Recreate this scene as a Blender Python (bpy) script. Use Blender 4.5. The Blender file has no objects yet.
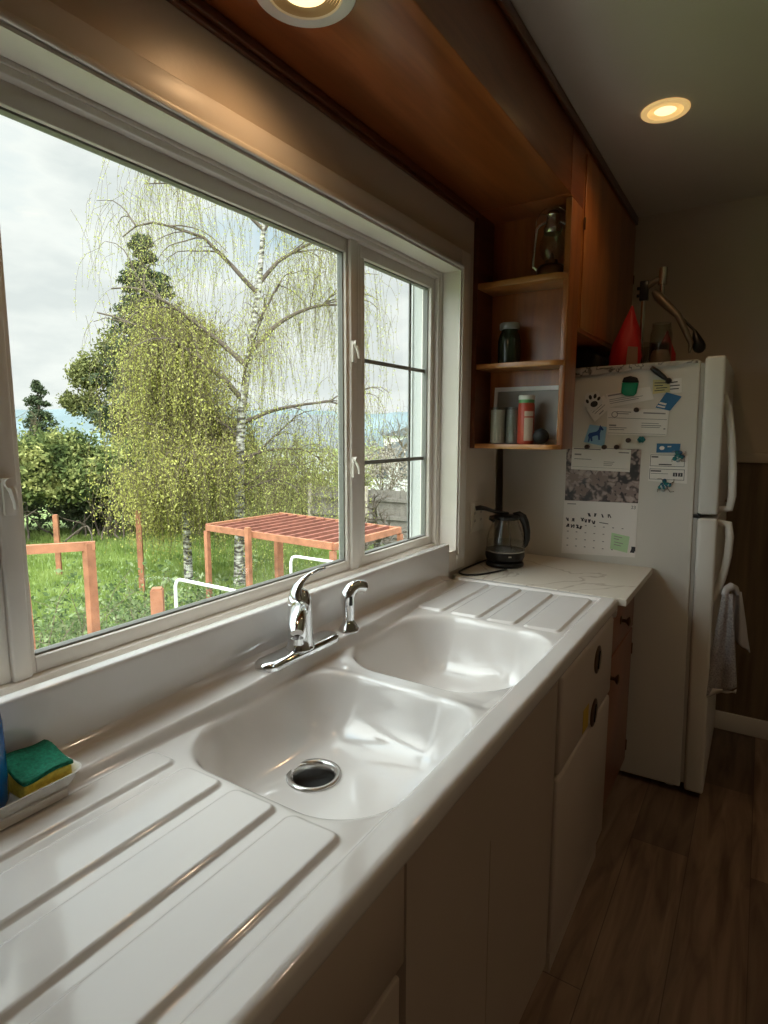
import bpy, bmesh, math, random
import numpy as np
from mathutils import Vector, Matrix, noise as mnoise

PI = math.pi
scene = bpy.context.scene
C = scene.collection
random.seed(7)

# ---------------------------------------------------------------- camera
cam_data = bpy.data.cameras.new('camera')
cam = bpy.data.objects.new('camera', cam_data)
C.objects.link(cam)
yaw, pitch, roll = -0.566503, -0.135773, 0.002187
fw = Vector((math.cos(pitch)*math.sin(yaw), math.cos(pitch)*math.cos(yaw), math.sin(pitch)))
rt = fw.cross(Vector((0, 0, 1))).normalized()
up = rt.cross(fw)
r2 = rt*math.cos(roll)+up*math.sin(roll)
u2 = -rt*math.sin(roll)+up*math.cos(roll)
cam.matrix_world = Matrix(((r2.x, u2.x, -fw.x, 0), (r2.y, u2.y, -fw.y, 0), (r2.z, u2.z, -fw.z, 1.44), (0, 0, 0, 1)))
cam_data.sensor_fit = 'HORIZONTAL'
cam_data.sensor_width = 36
cam_data.lens = 592.9*36/768
cam_data.clip_start = 0.02
cam_data.clip_end = 600
scene.camera = cam

# ---------------------------------------------------------------- exposure
vs = scene.view_settings
vs.view_transform = 'Standard'
vs.look = 'None'
vs.gamma = 1.0
vs.use_curve_mapping = False
vs.exposure = 0.0

# ---------------------------------------------------------------- world: broken cloud over pale blue
SKY_STRENGTH = 1.06
W = bpy.data.worlds.new('sky')
scene.world = W
W.use_nodes = True
nt = W.node_tree
nt.nodes.clear()
def N(t, kind, **kw):
    n = t.nodes.new(kind)
    for k, v in kw.items():
        if k in n.inputs.keys() if hasattr(n.inputs, 'keys') else False:
            n.inputs[k].default_value = v
        else:
            setattr(n, k, v)
    return n
def ramp(t, stops, interp='LINEAR'):
    n = t.nodes.new('ShaderNodeValToRGB')
    cr = n.color_ramp
    cr.interpolation = interp
    while len(cr.elements) < len(stops):
        cr.elements.new(0.5)
    for e, (p, c) in zip(cr.elements, stops):
        e.position = p
        e.color = (c[0], c[1], c[2], 1) if not isinstance(c, (int, float)) else (c, c, c, 1)
    return n
tc = N(nt, 'ShaderNodeTexCoord')
mp = N(nt, 'ShaderNodeMapping')
mp.inputs['Scale'].default_value = (1.0, 1.0, 2.6)
mp.inputs['Location'].default_value = (0.35, 0.2, 0.1)
nt.links.new(tc.outputs['Generated'], mp.inputs['Vector'])
nz = N(nt, 'ShaderNodeTexNoise')
nz.inputs['Scale'].default_value = 1.9
nz.inputs['Detail'].default_value = 7
nz.inputs['Roughness'].default_value = 0.52
nt.links.new(mp.outputs['Vector'], nz.inputs['Vector'])
cr = ramp(nt, [(0.33, (0.42, 0.64, 0.84)), (0.41, (0.62, 0.77, 0.88)), (0.46, (0.82, 0.88, 0.90)), (0.53, (0.98, 0.99, 0.97)), (0.60, (0.80, 0.83, 0.83)), (0.70, (0.93, 0.94, 0.93))])
nt.links.new(nz.outputs['Fac'], cr.inputs['Fac'])
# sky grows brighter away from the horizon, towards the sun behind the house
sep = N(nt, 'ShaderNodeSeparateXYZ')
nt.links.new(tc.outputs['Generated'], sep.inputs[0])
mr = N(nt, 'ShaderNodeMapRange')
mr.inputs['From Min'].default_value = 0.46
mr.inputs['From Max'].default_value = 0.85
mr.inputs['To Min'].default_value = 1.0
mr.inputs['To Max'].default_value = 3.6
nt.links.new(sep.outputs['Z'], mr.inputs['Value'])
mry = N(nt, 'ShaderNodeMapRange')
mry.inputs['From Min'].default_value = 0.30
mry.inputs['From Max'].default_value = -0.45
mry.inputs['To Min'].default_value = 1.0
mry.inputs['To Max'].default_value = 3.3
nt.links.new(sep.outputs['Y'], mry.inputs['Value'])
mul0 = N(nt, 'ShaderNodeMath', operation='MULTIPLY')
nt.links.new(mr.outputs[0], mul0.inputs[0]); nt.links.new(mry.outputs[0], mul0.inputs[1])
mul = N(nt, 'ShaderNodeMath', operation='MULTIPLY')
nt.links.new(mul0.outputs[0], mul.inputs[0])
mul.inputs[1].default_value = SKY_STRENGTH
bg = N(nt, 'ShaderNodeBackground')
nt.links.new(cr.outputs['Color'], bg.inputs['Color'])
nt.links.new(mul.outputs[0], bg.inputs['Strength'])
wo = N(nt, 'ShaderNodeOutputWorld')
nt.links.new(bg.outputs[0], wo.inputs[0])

# ---------------------------------------------------------------- sun: behind the house, lights the garden only
sd = bpy.data.lights.new('sun', 'SUN')
sd.energy = 1.9
sd.angle = math.radians(3)
sd.color = (1.0, 0.94, 0.82)
so = bpy.data.objects.new('sun', sd)
C.objects.link(so)
so.rotation_euler = Vector((0.42, -0.62, 0.66)).to_track_quat('Z', 'Y').to_euler()

# ================================================================ materials
MATS = {}
def pm(name, col, rough=0.5, metal=0.0, coat=0.0, spec=0.5, trans=0.0, ior=1.45, var=0.0, vscale=8.0, bump=0.0, bscale=60.0, emis=None, estr=0.0):
    m = bpy.data.materials.new(name)
    m.use_nodes = True
    t = m.node_tree
    b = t.nodes['Principled BSDF']
    b.inputs['Base Color'].default_value = (*col, 1)
    b.inputs['Roughness'].default_value = rough
    b.inputs['Metallic'].default_value = metal
    b.inputs['Coat Weight'].default_value = coat
    b.inputs['Coat Roughness'].default_value = 0.06
    b.inputs['Specular IOR Level'].default_value = spec
    b.inputs['Transmission Weight'].default_value = trans
    b.inputs['IOR'].default_value = ior
    if emis:
        b.inputs['Emission Color'].default_value = (*emis, 1)
        b.inputs['Emission Strength'].default_value = estr
    if var or bump:
        tcn = t.nodes.new('ShaderNodeTexCoord')
    if var:
        n = t.nodes.new('ShaderNodeTexNoise')
        n.inputs['Scale'].default_value = vscale
        n.inputs['Detail'].default_value = 5
        t.links.new(tcn.outputs['Object'], n.inputs['Vector'])
        r = ramp(t, [(0.3, tuple(max(0, c*(1-var)) for c in col)), (0.7, tuple(min(1, c*(1+var)) for c in col))])
        t.links.new(n.outputs['Fac'], r.inputs['Fac'])
        t.links.new(r.outputs['Color'], b.inputs['Base Color'])
    if bump:
        n = t.nodes.new('ShaderNodeTexNoise')
        n.inputs['Scale'].default_value = bscale
        n.inputs['Detail'].default_value = 3
        t.links.new(tcn.outputs['Object'], n.inputs['Vector'])
        bp = t.nodes.new('ShaderNodeBump')
        bp.inputs['Strength'].default_value = bump
        bp.inputs['Distance'].default_value = 0.002
        t.links.new(n.outputs['Fac'], bp.inputs['Height'])
        t.links.new(bp.outputs['Normal'], b.inputs['Normal'])
    MATS[name] = m
    return m

pm('enamel', (0.765, 0.74, 0.72), 0.13, coat=0.6, var=0.02, vscale=3, bump=0.10, bscale=30)
pm('trim_white', (0.74, 0.69, 0.62), 0.38, bump=0.08, bscale=40)
pm('vinyl', (0.76, 0.71, 0.65), 0.33)
pm('vinyl_dark', (0.20, 0.20, 0.18), 0.5)
pm('muntin', (0.22, 0.23, 0.22), 0.4)
pm('wall_paint', (0.62, 0.54, 0.44), 0.38, bump=0.25, bscale=90)
pm('ceiling_paint', (0.64, 0.575, 0.49), 0.6, bump=0.2, bscale=70)
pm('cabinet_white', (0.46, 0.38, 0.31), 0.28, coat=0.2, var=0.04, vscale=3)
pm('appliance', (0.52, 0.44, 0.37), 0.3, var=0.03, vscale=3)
pm('fridge_white', (0.70, 0.68, 0.62), 0.36, bump=0.1, bscale=250)
pm('fridge_gasket', (0.42, 0.40, 0.36), 0.6)
pm('black_plastic', (0.012, 0.012, 0.012), 0.28)
pm('black_matte', (0.01, 0.01, 0.01), 0.6)
pm('chrome', (0.80, 0.81, 0.82), 0.07, metal=1.0)
pm('steel', (0.55, 0.54, 0.52), 0.25, metal=1.0)
pm('bronze', (0.16, 0.09, 0.05), 0.3, metal=0.9)
pm('red_cabinet', (0.26, 0.10, 0.055), 0.35, coat=0.2, var=0.2, vscale=6)
pm('rubber', (0.02, 0.02, 0.02), 0.7)
pm('sponge_green', (0.008, 0.15, 0.085), 0.95, var=0.35, vscale=220, bump=0.9, bscale=260)
pm('sponge_yellow', (0.90, 0.72, 0.12), 0.85, var=0.15, vscale=150, bump=0.7, bscale=200)
pm('blue_soap', (0.008, 0.11, 0.36), 0.15, coat=0.3)
pm('blue_cap', (0.02, 0.32, 0.60), 0.35)
pm('tray_white', (0.78, 0.77, 0.74), 0.3)
pm('light_glow', (1, 0.9, 0.6), 0.5, emis=(1.0, 0.80, 0.42), estr=1.5)
pm('lit_baffle', (0.85, 0.76, 0.55), 0.4, emis=(1.0, 0.62, 0.22), estr=0.55)
pm('light_ring', (0.62, 0.60, 0.55), 0.5)
pm('paper', (0.84, 0.81, 0.76), 0.7)
pm('paper_grey', (0.55, 0.54, 0.50), 0.7)
pm('ink', (0.04, 0.04, 0.045), 0.7)
pm('ink_soft', (0.30, 0.29, 0.28), 0.7)
pm('sticky_yellow', (0.72, 0.62, 0.30), 0.7)
pm('sticky_green', (0.50, 0.72, 0.42), 0.7)
pm('card_blue', (0.03, 0.16, 0.33), 0.5)
pm('card_pale_blue', (0.28, 0.50, 0.68), 0.5)
pm('donkey_blue', (0.02, 0.07, 0.28), 0.5)
pm('green_plastic', (0.01, 0.28, 0.14), 0.3)
pm('bead_teal', (0.05, 0.28, 0.32), 0.15, trans=0.3)
pm('bead_blue', (0.04, 0.12, 0.22), 0.15)
pm('bead_clear', (0.45, 0.52, 0.52), 0.15)
pm('brown_bead', (0.05, 0.03, 0.025), 0.3)
pm('red_bag', (0.50, 0.022, 0.022), 0.45, bump=0.6, bscale=30)
pm('brown_label', (0.30, 0.19, 0.14), 0.6)
pm('cast_metal', (0.22, 0.18, 0.13), 0.4, metal=0.5)
pm('jar_lid', (0.34, 0.36, 0.36), 0.4, metal=0.2)
pm('jar_dark', (0.03, 0.04, 0.025), 0.15)
pm('can_red', (0.42, 0.06, 0.035), 0.35)
pm('can_label', (0.55, 0.45, 0.36), 0.5)
pm('can_green', (0.10, 0.30, 0.12), 0.4)
pm('can_cap', (0.62, 0.64, 0.58), 0.4)
pm('mat_grey', (0.30, 0.28, 0.26), 0.6)
pm('towel', (0.34, 0.32, 0.32), 0.95, var=0.35, vscale=160, bump=0.9, bscale=320)
pm('towel_hem', (0.62, 0.59, 0.55), 0.95, bump=0.6, bscale=300)
pm('towel_pale', (0.50, 0.49, 0.50), 0.95, bump=0.8, bscale=300)
pm('yellow_sticker', (0.55, 0.36, 0.03), 0.5)
pm('outlet', (0.66, 0.60, 0.50), 0.4)
pm('stained_post', (0.33, 0.135, 0.07), 0.75, var=0.25, vscale=9)
pm('stained_slat', (0.22, 0.075, 0.05), 0.75, var=0.25, vscale=9)
pm('grey_post', (0.42, 0.36, 0.29), 0.85, var=0.25, vscale=12)
pm('pipe_white', (0.80, 0.80, 0.78), 0.4)
pm('hose', (0.55, 0.62, 0.45), 0.5)
pm('fence_wood', (0.17, 0.15, 0.13), 0.9, var=0.2, vscale=6)
pm('house_white', (0.62, 0.62, 0.60), 0.8)
pm('house_roof', (0.13, 0.14, 0.15), 0.9, var=0.15, vscale=5)
pm('house_glass', (0.06, 0.07, 0.08), 0.2)
pm('bark_brown', (0.11, 0.085, 0.065), 0.95, var=0.3, vscale=8)
pm('bark_pale', (0.34, 0.30, 0.26), 0.95, var=0.3, vscale=8)
pm('twig', (0.13, 0.10, 0.06), 0.9)
pm('siding', (0.48, 0.50, 0.49), 0.6, bump=1.0, bscale=60)
pm('hill', (0.13, 0.17, 0.18), 1.0, var=0.25, vscale=0.08)
pm('petal_brown', (0.27, 0.205, 0.185), 0.7)
pm('bounce_grey', (0.42, 0.39, 0.36), 0.9, var=0.15, vscale=4)  # neutral grey of the added bounce slab
pm('baffle_shaded', (0.35, 0.26, 0.15), 0.5)  # shaded slope of the baffle ridges, put in as colour

def birch_bark():
    m = bpy.data.materials.new('birch_bark'); m.use_nodes = True; t = m.node_tree; b = t.nodes['Principled BSDF']
    tcn = t.nodes.new('ShaderNodeTexCoord'); mpp = t.nodes.new('ShaderNodeMapping')
    mpp.inputs['Scale'].default_value = (3, 3, 9)
    n = t.nodes.new('ShaderNodeTexNoise'); n.inputs['Scale'].default_value = 2.2; n.inputs['Detail'].default_value = 6
    t.links.new(tcn.outputs['Object'], mpp.inputs['Vector']); t.links.new(mpp.outputs['Vector'], n.inputs['Vector'])
    r = ramp(t, [(0.42, (0.06, 0.05, 0.04)), (0.52, (0.30, 0.28, 0.24)), (0.66, (0.58, 0.56, 0.50))])
    t.links.new(n.outputs['Fac'], r.inputs['Fac']); t.links.new(r.outputs['Color'], b.inputs['Base Color'])
    b.inputs['Roughness'].default_value = 0.9
    MATS['birch_bark'] = m
birch_bark()

def wood_mat(name, c1, c2, c3, axis=1, rough=0.32, coat=0.35, scale=1.6, stretch=0.12):
    m = bpy.data.materials.new(name); m.use_nodes = True; t = m.node_tree; b = t.nodes['Principled BSDF']
    tcn = t.nodes.new('ShaderNodeTexCoord'); mpp = t.nodes.new('ShaderNodeMapping')
    s = [1, 1, 1]; s[axis] = stretch
    mpp.inputs['Scale'].default_value = s
    n = t.nodes.new('ShaderNodeTexNoise'); n.inputs['Scale'].default_value = scale*4; n.inputs['Detail'].default_value = 6
    n.inputs['Distortion'].default_value = 1.2
    t.links.new(tcn.outputs['Object'], mpp.inputs['Vector']); t.links.new(mpp.outputs['Vector'], n.inputs['Vector'])
    r = ramp(t, [(0.3, c1), (0.5, c2), (0.68, c3)])
    t.links.new(n.outputs['Fac'], r.inputs['Fac'])
    n2 = t.nodes.new('ShaderNodeTexNoise'); n2.inputs['Scale'].default_value = 60; n2.inputs['Detail'].default_value = 3
    t.links.new(mpp.outputs['Vector'], n2.inputs['Vector'])
    r2_ = ramp(t, [(0.35, 0.72), (0.6, 1.0)])
    t.links.new(n2.outputs['Fac'], r2_.inputs['Fac'])
    mx = t.nodes.new('ShaderNodeMix'); mx.data_type = 'RGBA'; mx.blend_type = 'MULTIPLY'; mx.inputs['Factor'].default_value = 0.6
    t.links.new(r.outputs['Color'], mx.inputs['A']); t.links.new(r2_.outputs['Color'], mx.inputs['B'])
    t.links.new(mx.outputs['Result'], b.inputs['Base Color'])
    b.inputs['Roughness'].default_value = rough
    b.inputs['Coat Weight'].default_value = coat
    b.inputs['Coat Roughness'].default_value = 0.2
    MATS[name] = m
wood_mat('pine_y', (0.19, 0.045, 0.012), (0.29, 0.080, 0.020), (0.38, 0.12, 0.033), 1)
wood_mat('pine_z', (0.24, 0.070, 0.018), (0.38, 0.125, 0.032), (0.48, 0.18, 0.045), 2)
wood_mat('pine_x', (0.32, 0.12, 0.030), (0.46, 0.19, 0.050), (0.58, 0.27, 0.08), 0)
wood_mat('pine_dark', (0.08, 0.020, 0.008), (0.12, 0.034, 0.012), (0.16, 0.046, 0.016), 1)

def floor_mat():
    m = bpy.data.materials.new('plank_floor'); m.use_nodes = True; t = m.node_tree; b = t.nodes['Principled BSDF']
    tcn = t.nodes.new('ShaderNodeTexCoord'); mpp = t.nodes.new('ShaderNodeMapping')
    mpp.inputs['Rotation'].default_value = (0, 0, PI/2)
    mpp.inputs['Location'].default_value = (0.90, 0.113, 0)
    t.links.new(tcn.outputs['Object'], mpp.inputs['Vector'])
    br = t.nodes.new('ShaderNodeTexBrick')
    br.inputs['Scale'].default_value = 1.0
    br.inputs['Brick Width'].default_value = 1.22
    br.inputs['Row Height'].default_value = 0.182
    br.inputs['Mortar Size'].default_value = 0.0012
    br.inputs['Color1'].default_value = (0.30, 0.30, 0.30, 1)
    br.inputs['Color2'].default_value = (1, 1, 1, 1)
    br.inputs['Mortar'].default_value = (0.08, 0.08, 0.08, 1)
    br.offset = 0.43
    t.links.new(mpp.outputs['Vector'], br.inputs['Vector'])
    m2 = t.nodes.new('ShaderNodeMapping'); m2.inputs['Scale'].default_value = (9, 1.1, 1)
    t.links.new(tcn.outputs['Object'], m2.inputs['Vector'])
    n = t.nodes.new('ShaderNodeTexNoise'); n.inputs['Scale'].default_value = 2.5; n.inputs['Detail'].default_value = 8; n.inputs['Distortion'].default_value = 0.8
    t.links.new(m2.outputs['Vector'], n.inputs['Vector'])
    r = ramp(t, [(0.30, (0.15, 0.088, 0.055)), (0.5, (0.27, 0.175, 0.115)), (0.70, (0.38, 0.26, 0.175))])
    t.links.new(n.outputs['Fac'], r.inputs['Fac'])
    mx = t.nodes.new('ShaderNodeMix'); mx.data_type = 'RGBA'; mx.blend_type = 'MULTIPLY'; mx.inputs['Factor'].default_value = 0.75
    t.links.new(r.outputs['Color'], mx.inputs['A']); t.links.new(br.outputs['Color'], mx.inputs['B'])
    t.links.new(mx.outputs['Result'], b.inputs['Base Color'])
    b.inputs['Roughness'].default_value = 0.42
    MATS['plank_floor'] = m
floor_mat()

def wainscot_mat():
    m = bpy.data.materials.new('wainscot'); m.use_nodes = True; t = m.node_tree; b = t.nodes['Principled BSDF']
    tcn = t.nodes.new('ShaderNodeTexCoord'); m2 = t.nodes.new('ShaderNodeMapping'); m2.inputs['Scale'].default_value = (18, 18, 1.2)
    t.links.new(tcn.outputs['Object'], m2.inputs['Vector'])
    n = t.nodes.new('ShaderNodeTexNoise'); n.inputs['Scale'].default_value = 1.6; n.inputs['Detail'].default_value = 7
    t.links.new(m2.outputs['Vector'], n.inputs['Vector'])
    r = ramp(t, [(0.3, (0.12, 0.08, 0.045)), (0.7, (0.24, 0.17, 0.10))])
    t.links.new(n.outputs['Fac'], r.inputs['Fac']); t.links.new(r.outputs['Color'], b.inputs['Base Color'])
    b.inputs['Roughness'].default_value = 0.45
    MATS['wainscot'] = m
wainscot_mat()

def counter_mat():
    m = bpy.data.materials.new('marbled_counter'); m.use_nodes = True; t = m.node_tree; b = t.nodes['Principled BSDF']
    tcn = t.nodes.new('ShaderNodeTexCoord')
    mpp = t.nodes.new('ShaderNodeMapping'); mpp.inputs['Rotation'].default_value = (0, 0, 0.75)
    t.links.new(tcn.outputs['Object'], mpp.inputs['Vector'])
    n = t.nodes.new('ShaderNodeTexNoise'); n.inputs['Scale'].default_value = 1.7; n.inputs['Detail'].default_value = 6; n.inputs['Distortion'].default_value = 0.6
    t.links.new(mpp.outputs['Vector'], n.inputs['Vector'])
    base = (0.66, 0.61, 0.53)
    r = ramp(t, [(0.0, base), (0.488, base), (0.4985, (0.36, 0.29, 0.22)), (0.503, base), (0.62, (0.62, 0.565, 0.49)), (1.0, base)])
    t.links.new(n.outputs['Fac'], r.inputs['Fac']); t.links.new(r.outputs['Color'], b.inputs['Base Color'])
    b.inputs['Roughness'].default_value = 0.3
    MATS['marbled_counter'] = m
    m = bpy.data.materials.new('marbled_mat'); m.use_nodes = True; t = m.node_tree; b = t.nodes['Principled BSDF']
    tcn = t.nodes.new('ShaderNodeTexCoord')
    n = t.nodes.new('ShaderNodeTexNoise'); n.inputs['Scale'].default_value = 9; n.inputs['Detail'].default_value = 5; n.inputs['Distortion'].default_value = 1.5
    t.links.new(tcn.outputs['Object'], n.inputs['Vector'])
    r = ramp(t, [(0.38, (0.55, 0.51, 0.46)), (0.47, (0.45, 0.42, 0.38)), (0.5, (0.06, 0.05, 0.045)), (0.535, (0.5, 0.47, 0.42)), (0.7, (0.33, 0.30, 0.27))])
    t.links.new(n.outputs['Fac'], r.inputs['Fac']); t.links.new(r.outputs['Color'], b.inputs['Base Color'])
    b.inputs['Roughness'].default_value = 0.5
    MATS['marbled_mat'] = m
counter_mat()

def photo_mat(name, stops, scale, kind='VORONOI'):
    m = bpy.data.materials.new(name); m.use_nodes = True; t = m.node_tree; b = t.nodes['Principled BSDF']
    tcn = t.nodes.new('ShaderNodeTexCoord')
    n0 = t.nodes.new('ShaderNodeTexNoise'); n0.inputs['Scale'].default_value = scale*0.8; n0.inputs['Detail'].default_value = 2
    t.links.new(tcn.outputs['Object'], n0.inputs['Vector'])
    mx0 = t.nodes.new('ShaderNodeMix'); mx0.data_type = 'RGBA'; mx0.inputs['Factor'].default_value = 0.12
    t.links.new(tcn.outputs['Object'], mx0.inputs['A']); t.links.new(n0.outputs['Color'], mx0.inputs['B'])
    if kind == 'VORONOI':
        n = t.nodes.new('ShaderNodeTexVoronoi'); n.inputs['Scale'].default_value = scale
        out = n.outputs['Distance']
    else:
        n = t.nodes.new('ShaderNodeTexNoise'); n.inputs['Scale'].default_value = scale
        out = n.outputs['Fac']
    t.links.new(mx0.outputs['Result'], n.inputs['Vector'])
    r = ramp(t, stops); t.links.new(out, r.inputs['Fac']); t.links.new(r.outputs['Color'], b.inputs['Base Color'])
    b.inputs['Roughness'].default_value = 0.35
    MATS[name] = m
photo_mat('blossom_print', [(0.0, (0.05, 0.035, 0.03)), (0.12, (0.52, 0.42, 0.37)), (0.45, (0.36, 0.27, 0.24)), (0.58, (0.10, 0.07, 0.06)), (0.75, (0.025, 0.017, 0.015))], 26)
photo_mat('grey_print', [(0.35, (0.22, 0.22, 0.20)), (0.6, (0.34, 0.33, 0.30))], 8, 'NOISE')

def glass_mat(name, tint=(1, 1, 1), ior=1.5, rough=0.0, tr=None):
    m = bpy.data.materials.new(name); m.use_nodes = True; t = m.node_tree; t.nodes.clear()
    tb = t.nodes.new('ShaderNodeBsdfTransparent'); tb.inputs['Color'].default_value = (*tint, 1)
    gl = t.nodes.new('ShaderNodeBsdfGlossy'); gl.inputs['Roughness'].default_value = rough
    lw = t.nodes.new('ShaderNodeLayerWeight'); lw.inputs['Blend'].default_value = 0.5
    pw_ = t.nodes.new('ShaderNodeMath'); pw_.operation = 'POWER'; pw_.inputs[1].default_value = 5.0
    t.links.new(lw.outputs['Facing'], pw_.inputs[0])
    f0_ = ((ior-1)/(ior+1))**2
    fr = t.nodes.new('ShaderNodeMath'); fr.operation = 'MULTIPLY_ADD'; fr.inputs[1].default_value = 1-f0_; fr.inputs[2].default_value = f0_
    t.links.new(pw_.outputs[0], fr.inputs[0])
    mx = t.nodes.new('ShaderNodeMixShader'); o = t.nodes.new('ShaderNodeOutputMaterial')
    t.links.new(fr.outputs[0], mx.inputs[0]); t.links.new(tb.outputs[0], mx.inputs[1]); t.links.new(gl.outputs[0], mx.inputs[2]); t.links.new(mx.outputs[0], o.inputs[0])
    MATS[name] = m
glass_mat('pane_glass', (0.96, 0.985, 0.97), 1.3)
glass_mat('clear_glass', (0.86, 0.88, 0.86), 1.55, 0.02)
glass_mat('kettle_glass', (0.96, 0.97, 0.96), 1.55, 0.01)
glass_mat('smoky_glass', (0.62, 0.60, 0.56), 1.6, 0.03)
glass_mat('water', (0.93, 0.95, 0.95), 1.33)

def leaf_mat(name, c1, c2, c3, trans=0.35, scale=14):
    m = bpy.data.materials.new(name); m.use_nodes = True; t = m.node_tree; t.nodes.clear()
    tcn = t.nodes.new('ShaderNodeTexCoord')
    n = t.nodes.new('ShaderNodeTexNoise'); n.inputs['Scale'].default_value = scale; n.inputs['Detail'].default_value = 3
    t.links.new(tcn.outputs['Object'], n.inputs['Vector'])
    r = ramp(t, [(0.35, c1), (0.5, c2), (0.65, c3)])
    t.links.new(n.outputs['Fac'], r.inputs['Fac'])
    d = t.nodes.new('ShaderNodeBsdfDiffuse'); tr = t.nodes.new('ShaderNodeBsdfTranslucent')
    mx = t.nodes.new('ShaderNodeMixShader'); mx.inputs[0].default_value = trans
    o = t.nodes.new('ShaderNodeOutputMaterial')
    t.links.new(r.outputs[0], d.inputs[0]); t.links.new(r.outputs[0], tr.inputs[0])
    t.links.new(d.outputs[0], mx.inputs[1]); t.links.new(tr.outputs[0], mx.inputs[2]); t.links.new(mx.outputs[0], o.inputs[0])
    MATS[name] = m
leaf_mat('birch_leaf', (0.32, 0.33, 0.09), (0.44, 0.46, 0.13), (0.60, 0.62, 0.22))
leaf_mat('willow_leaf', (0.28, 0.28, 0.07), (0.42, 0.41, 0.11), (0.56, 0.54, 0.19))
leaf_mat('conifer_leaf', (0.035, 0.055, 0.030), (0.07, 0.09, 0.05), (0.12, 0.13, 0.07), 0.15)
leaf_mat('pine_leaf', (0.09, 0.10, 0.04), (0.17, 0.18, 0.07), (0.27, 0.27, 0.10), 0.2)
leaf_mat('hedge_leaf', (0.05, 0.075, 0.03), (0.13, 0.16, 0.055), (0.40, 0.40, 0.15), 0.25, 1.8)
leaf_mat('olive_leaf', (0.20, 0.22, 0.08), (0.32, 0.33, 0.13), (0.44, 0.44, 0.20), 0.3)
leaf_mat('shrub_leaf', (0.06, 0.09, 0.035), (0.13, 0.18, 0.07), (0.30, 0.34, 0.18), 0.3, 5)
leaf_mat('grass_blade', (0.15, 0.21, 0.055), (0.22, 0.29, 0.075), (0.30, 0.37, 0.12), 0.35, 1.2)
leaf_mat('grey_twigs', (0.24, 0.21, 0.17), (0.33, 0.29, 0.24), (0.42, 0.37, 0.30), 0.1)

def ground_mat():
    m = bpy.data.materials.new('lawn_ground'); m.use_nodes = True; t = m.node_tree; b = t.nodes['Principled BSDF']
    tcn = t.nodes.new('ShaderNodeTexCoord')
    n = t.nodes.new('ShaderNodeTexNoise'); n.inputs['Scale'].default_value = 0.9; n.inputs['Detail'].default_value = 9; n.inputs['Roughness'].default_value = 0.7
    t.links.new(tcn.outputs['Object'], n.inputs['Vector'])
    r = ramp(t, [(0.34, (0.13, 0.14, 0.07)), (0.45, (0.14, 0.19, 0.06)), (0.6, (0.20, 0.26, 0.08)), (0.75, (0.27, 0.30, 0.13))])
    t.links.new(n.outputs['Fac'], r.inputs['Fac']); t.links.new(r.outputs['Color'], b.inputs['Base Color'])
    b.inputs['Roughness'].default_value = 1.0
    MATS['lawn_ground'] = m
ground_mat()

# ================================================================ mesh helpers
def link_obj(name, me, mats, parent=None):
    o = bpy.data.objects.new(name, me)
    C.objects.link(o)
    for m in (mats if isinstance(mats, (list, tuple)) else [mats]):
        me.materials.append(MATS[m])
    if parent is not None:
        o.parent = parent
        off = Vector(parent.location)
        p = parent.parent
        while p is not None:
            off += Vector(p.location); p = p.parent
        o.location = -off
    return o

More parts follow.
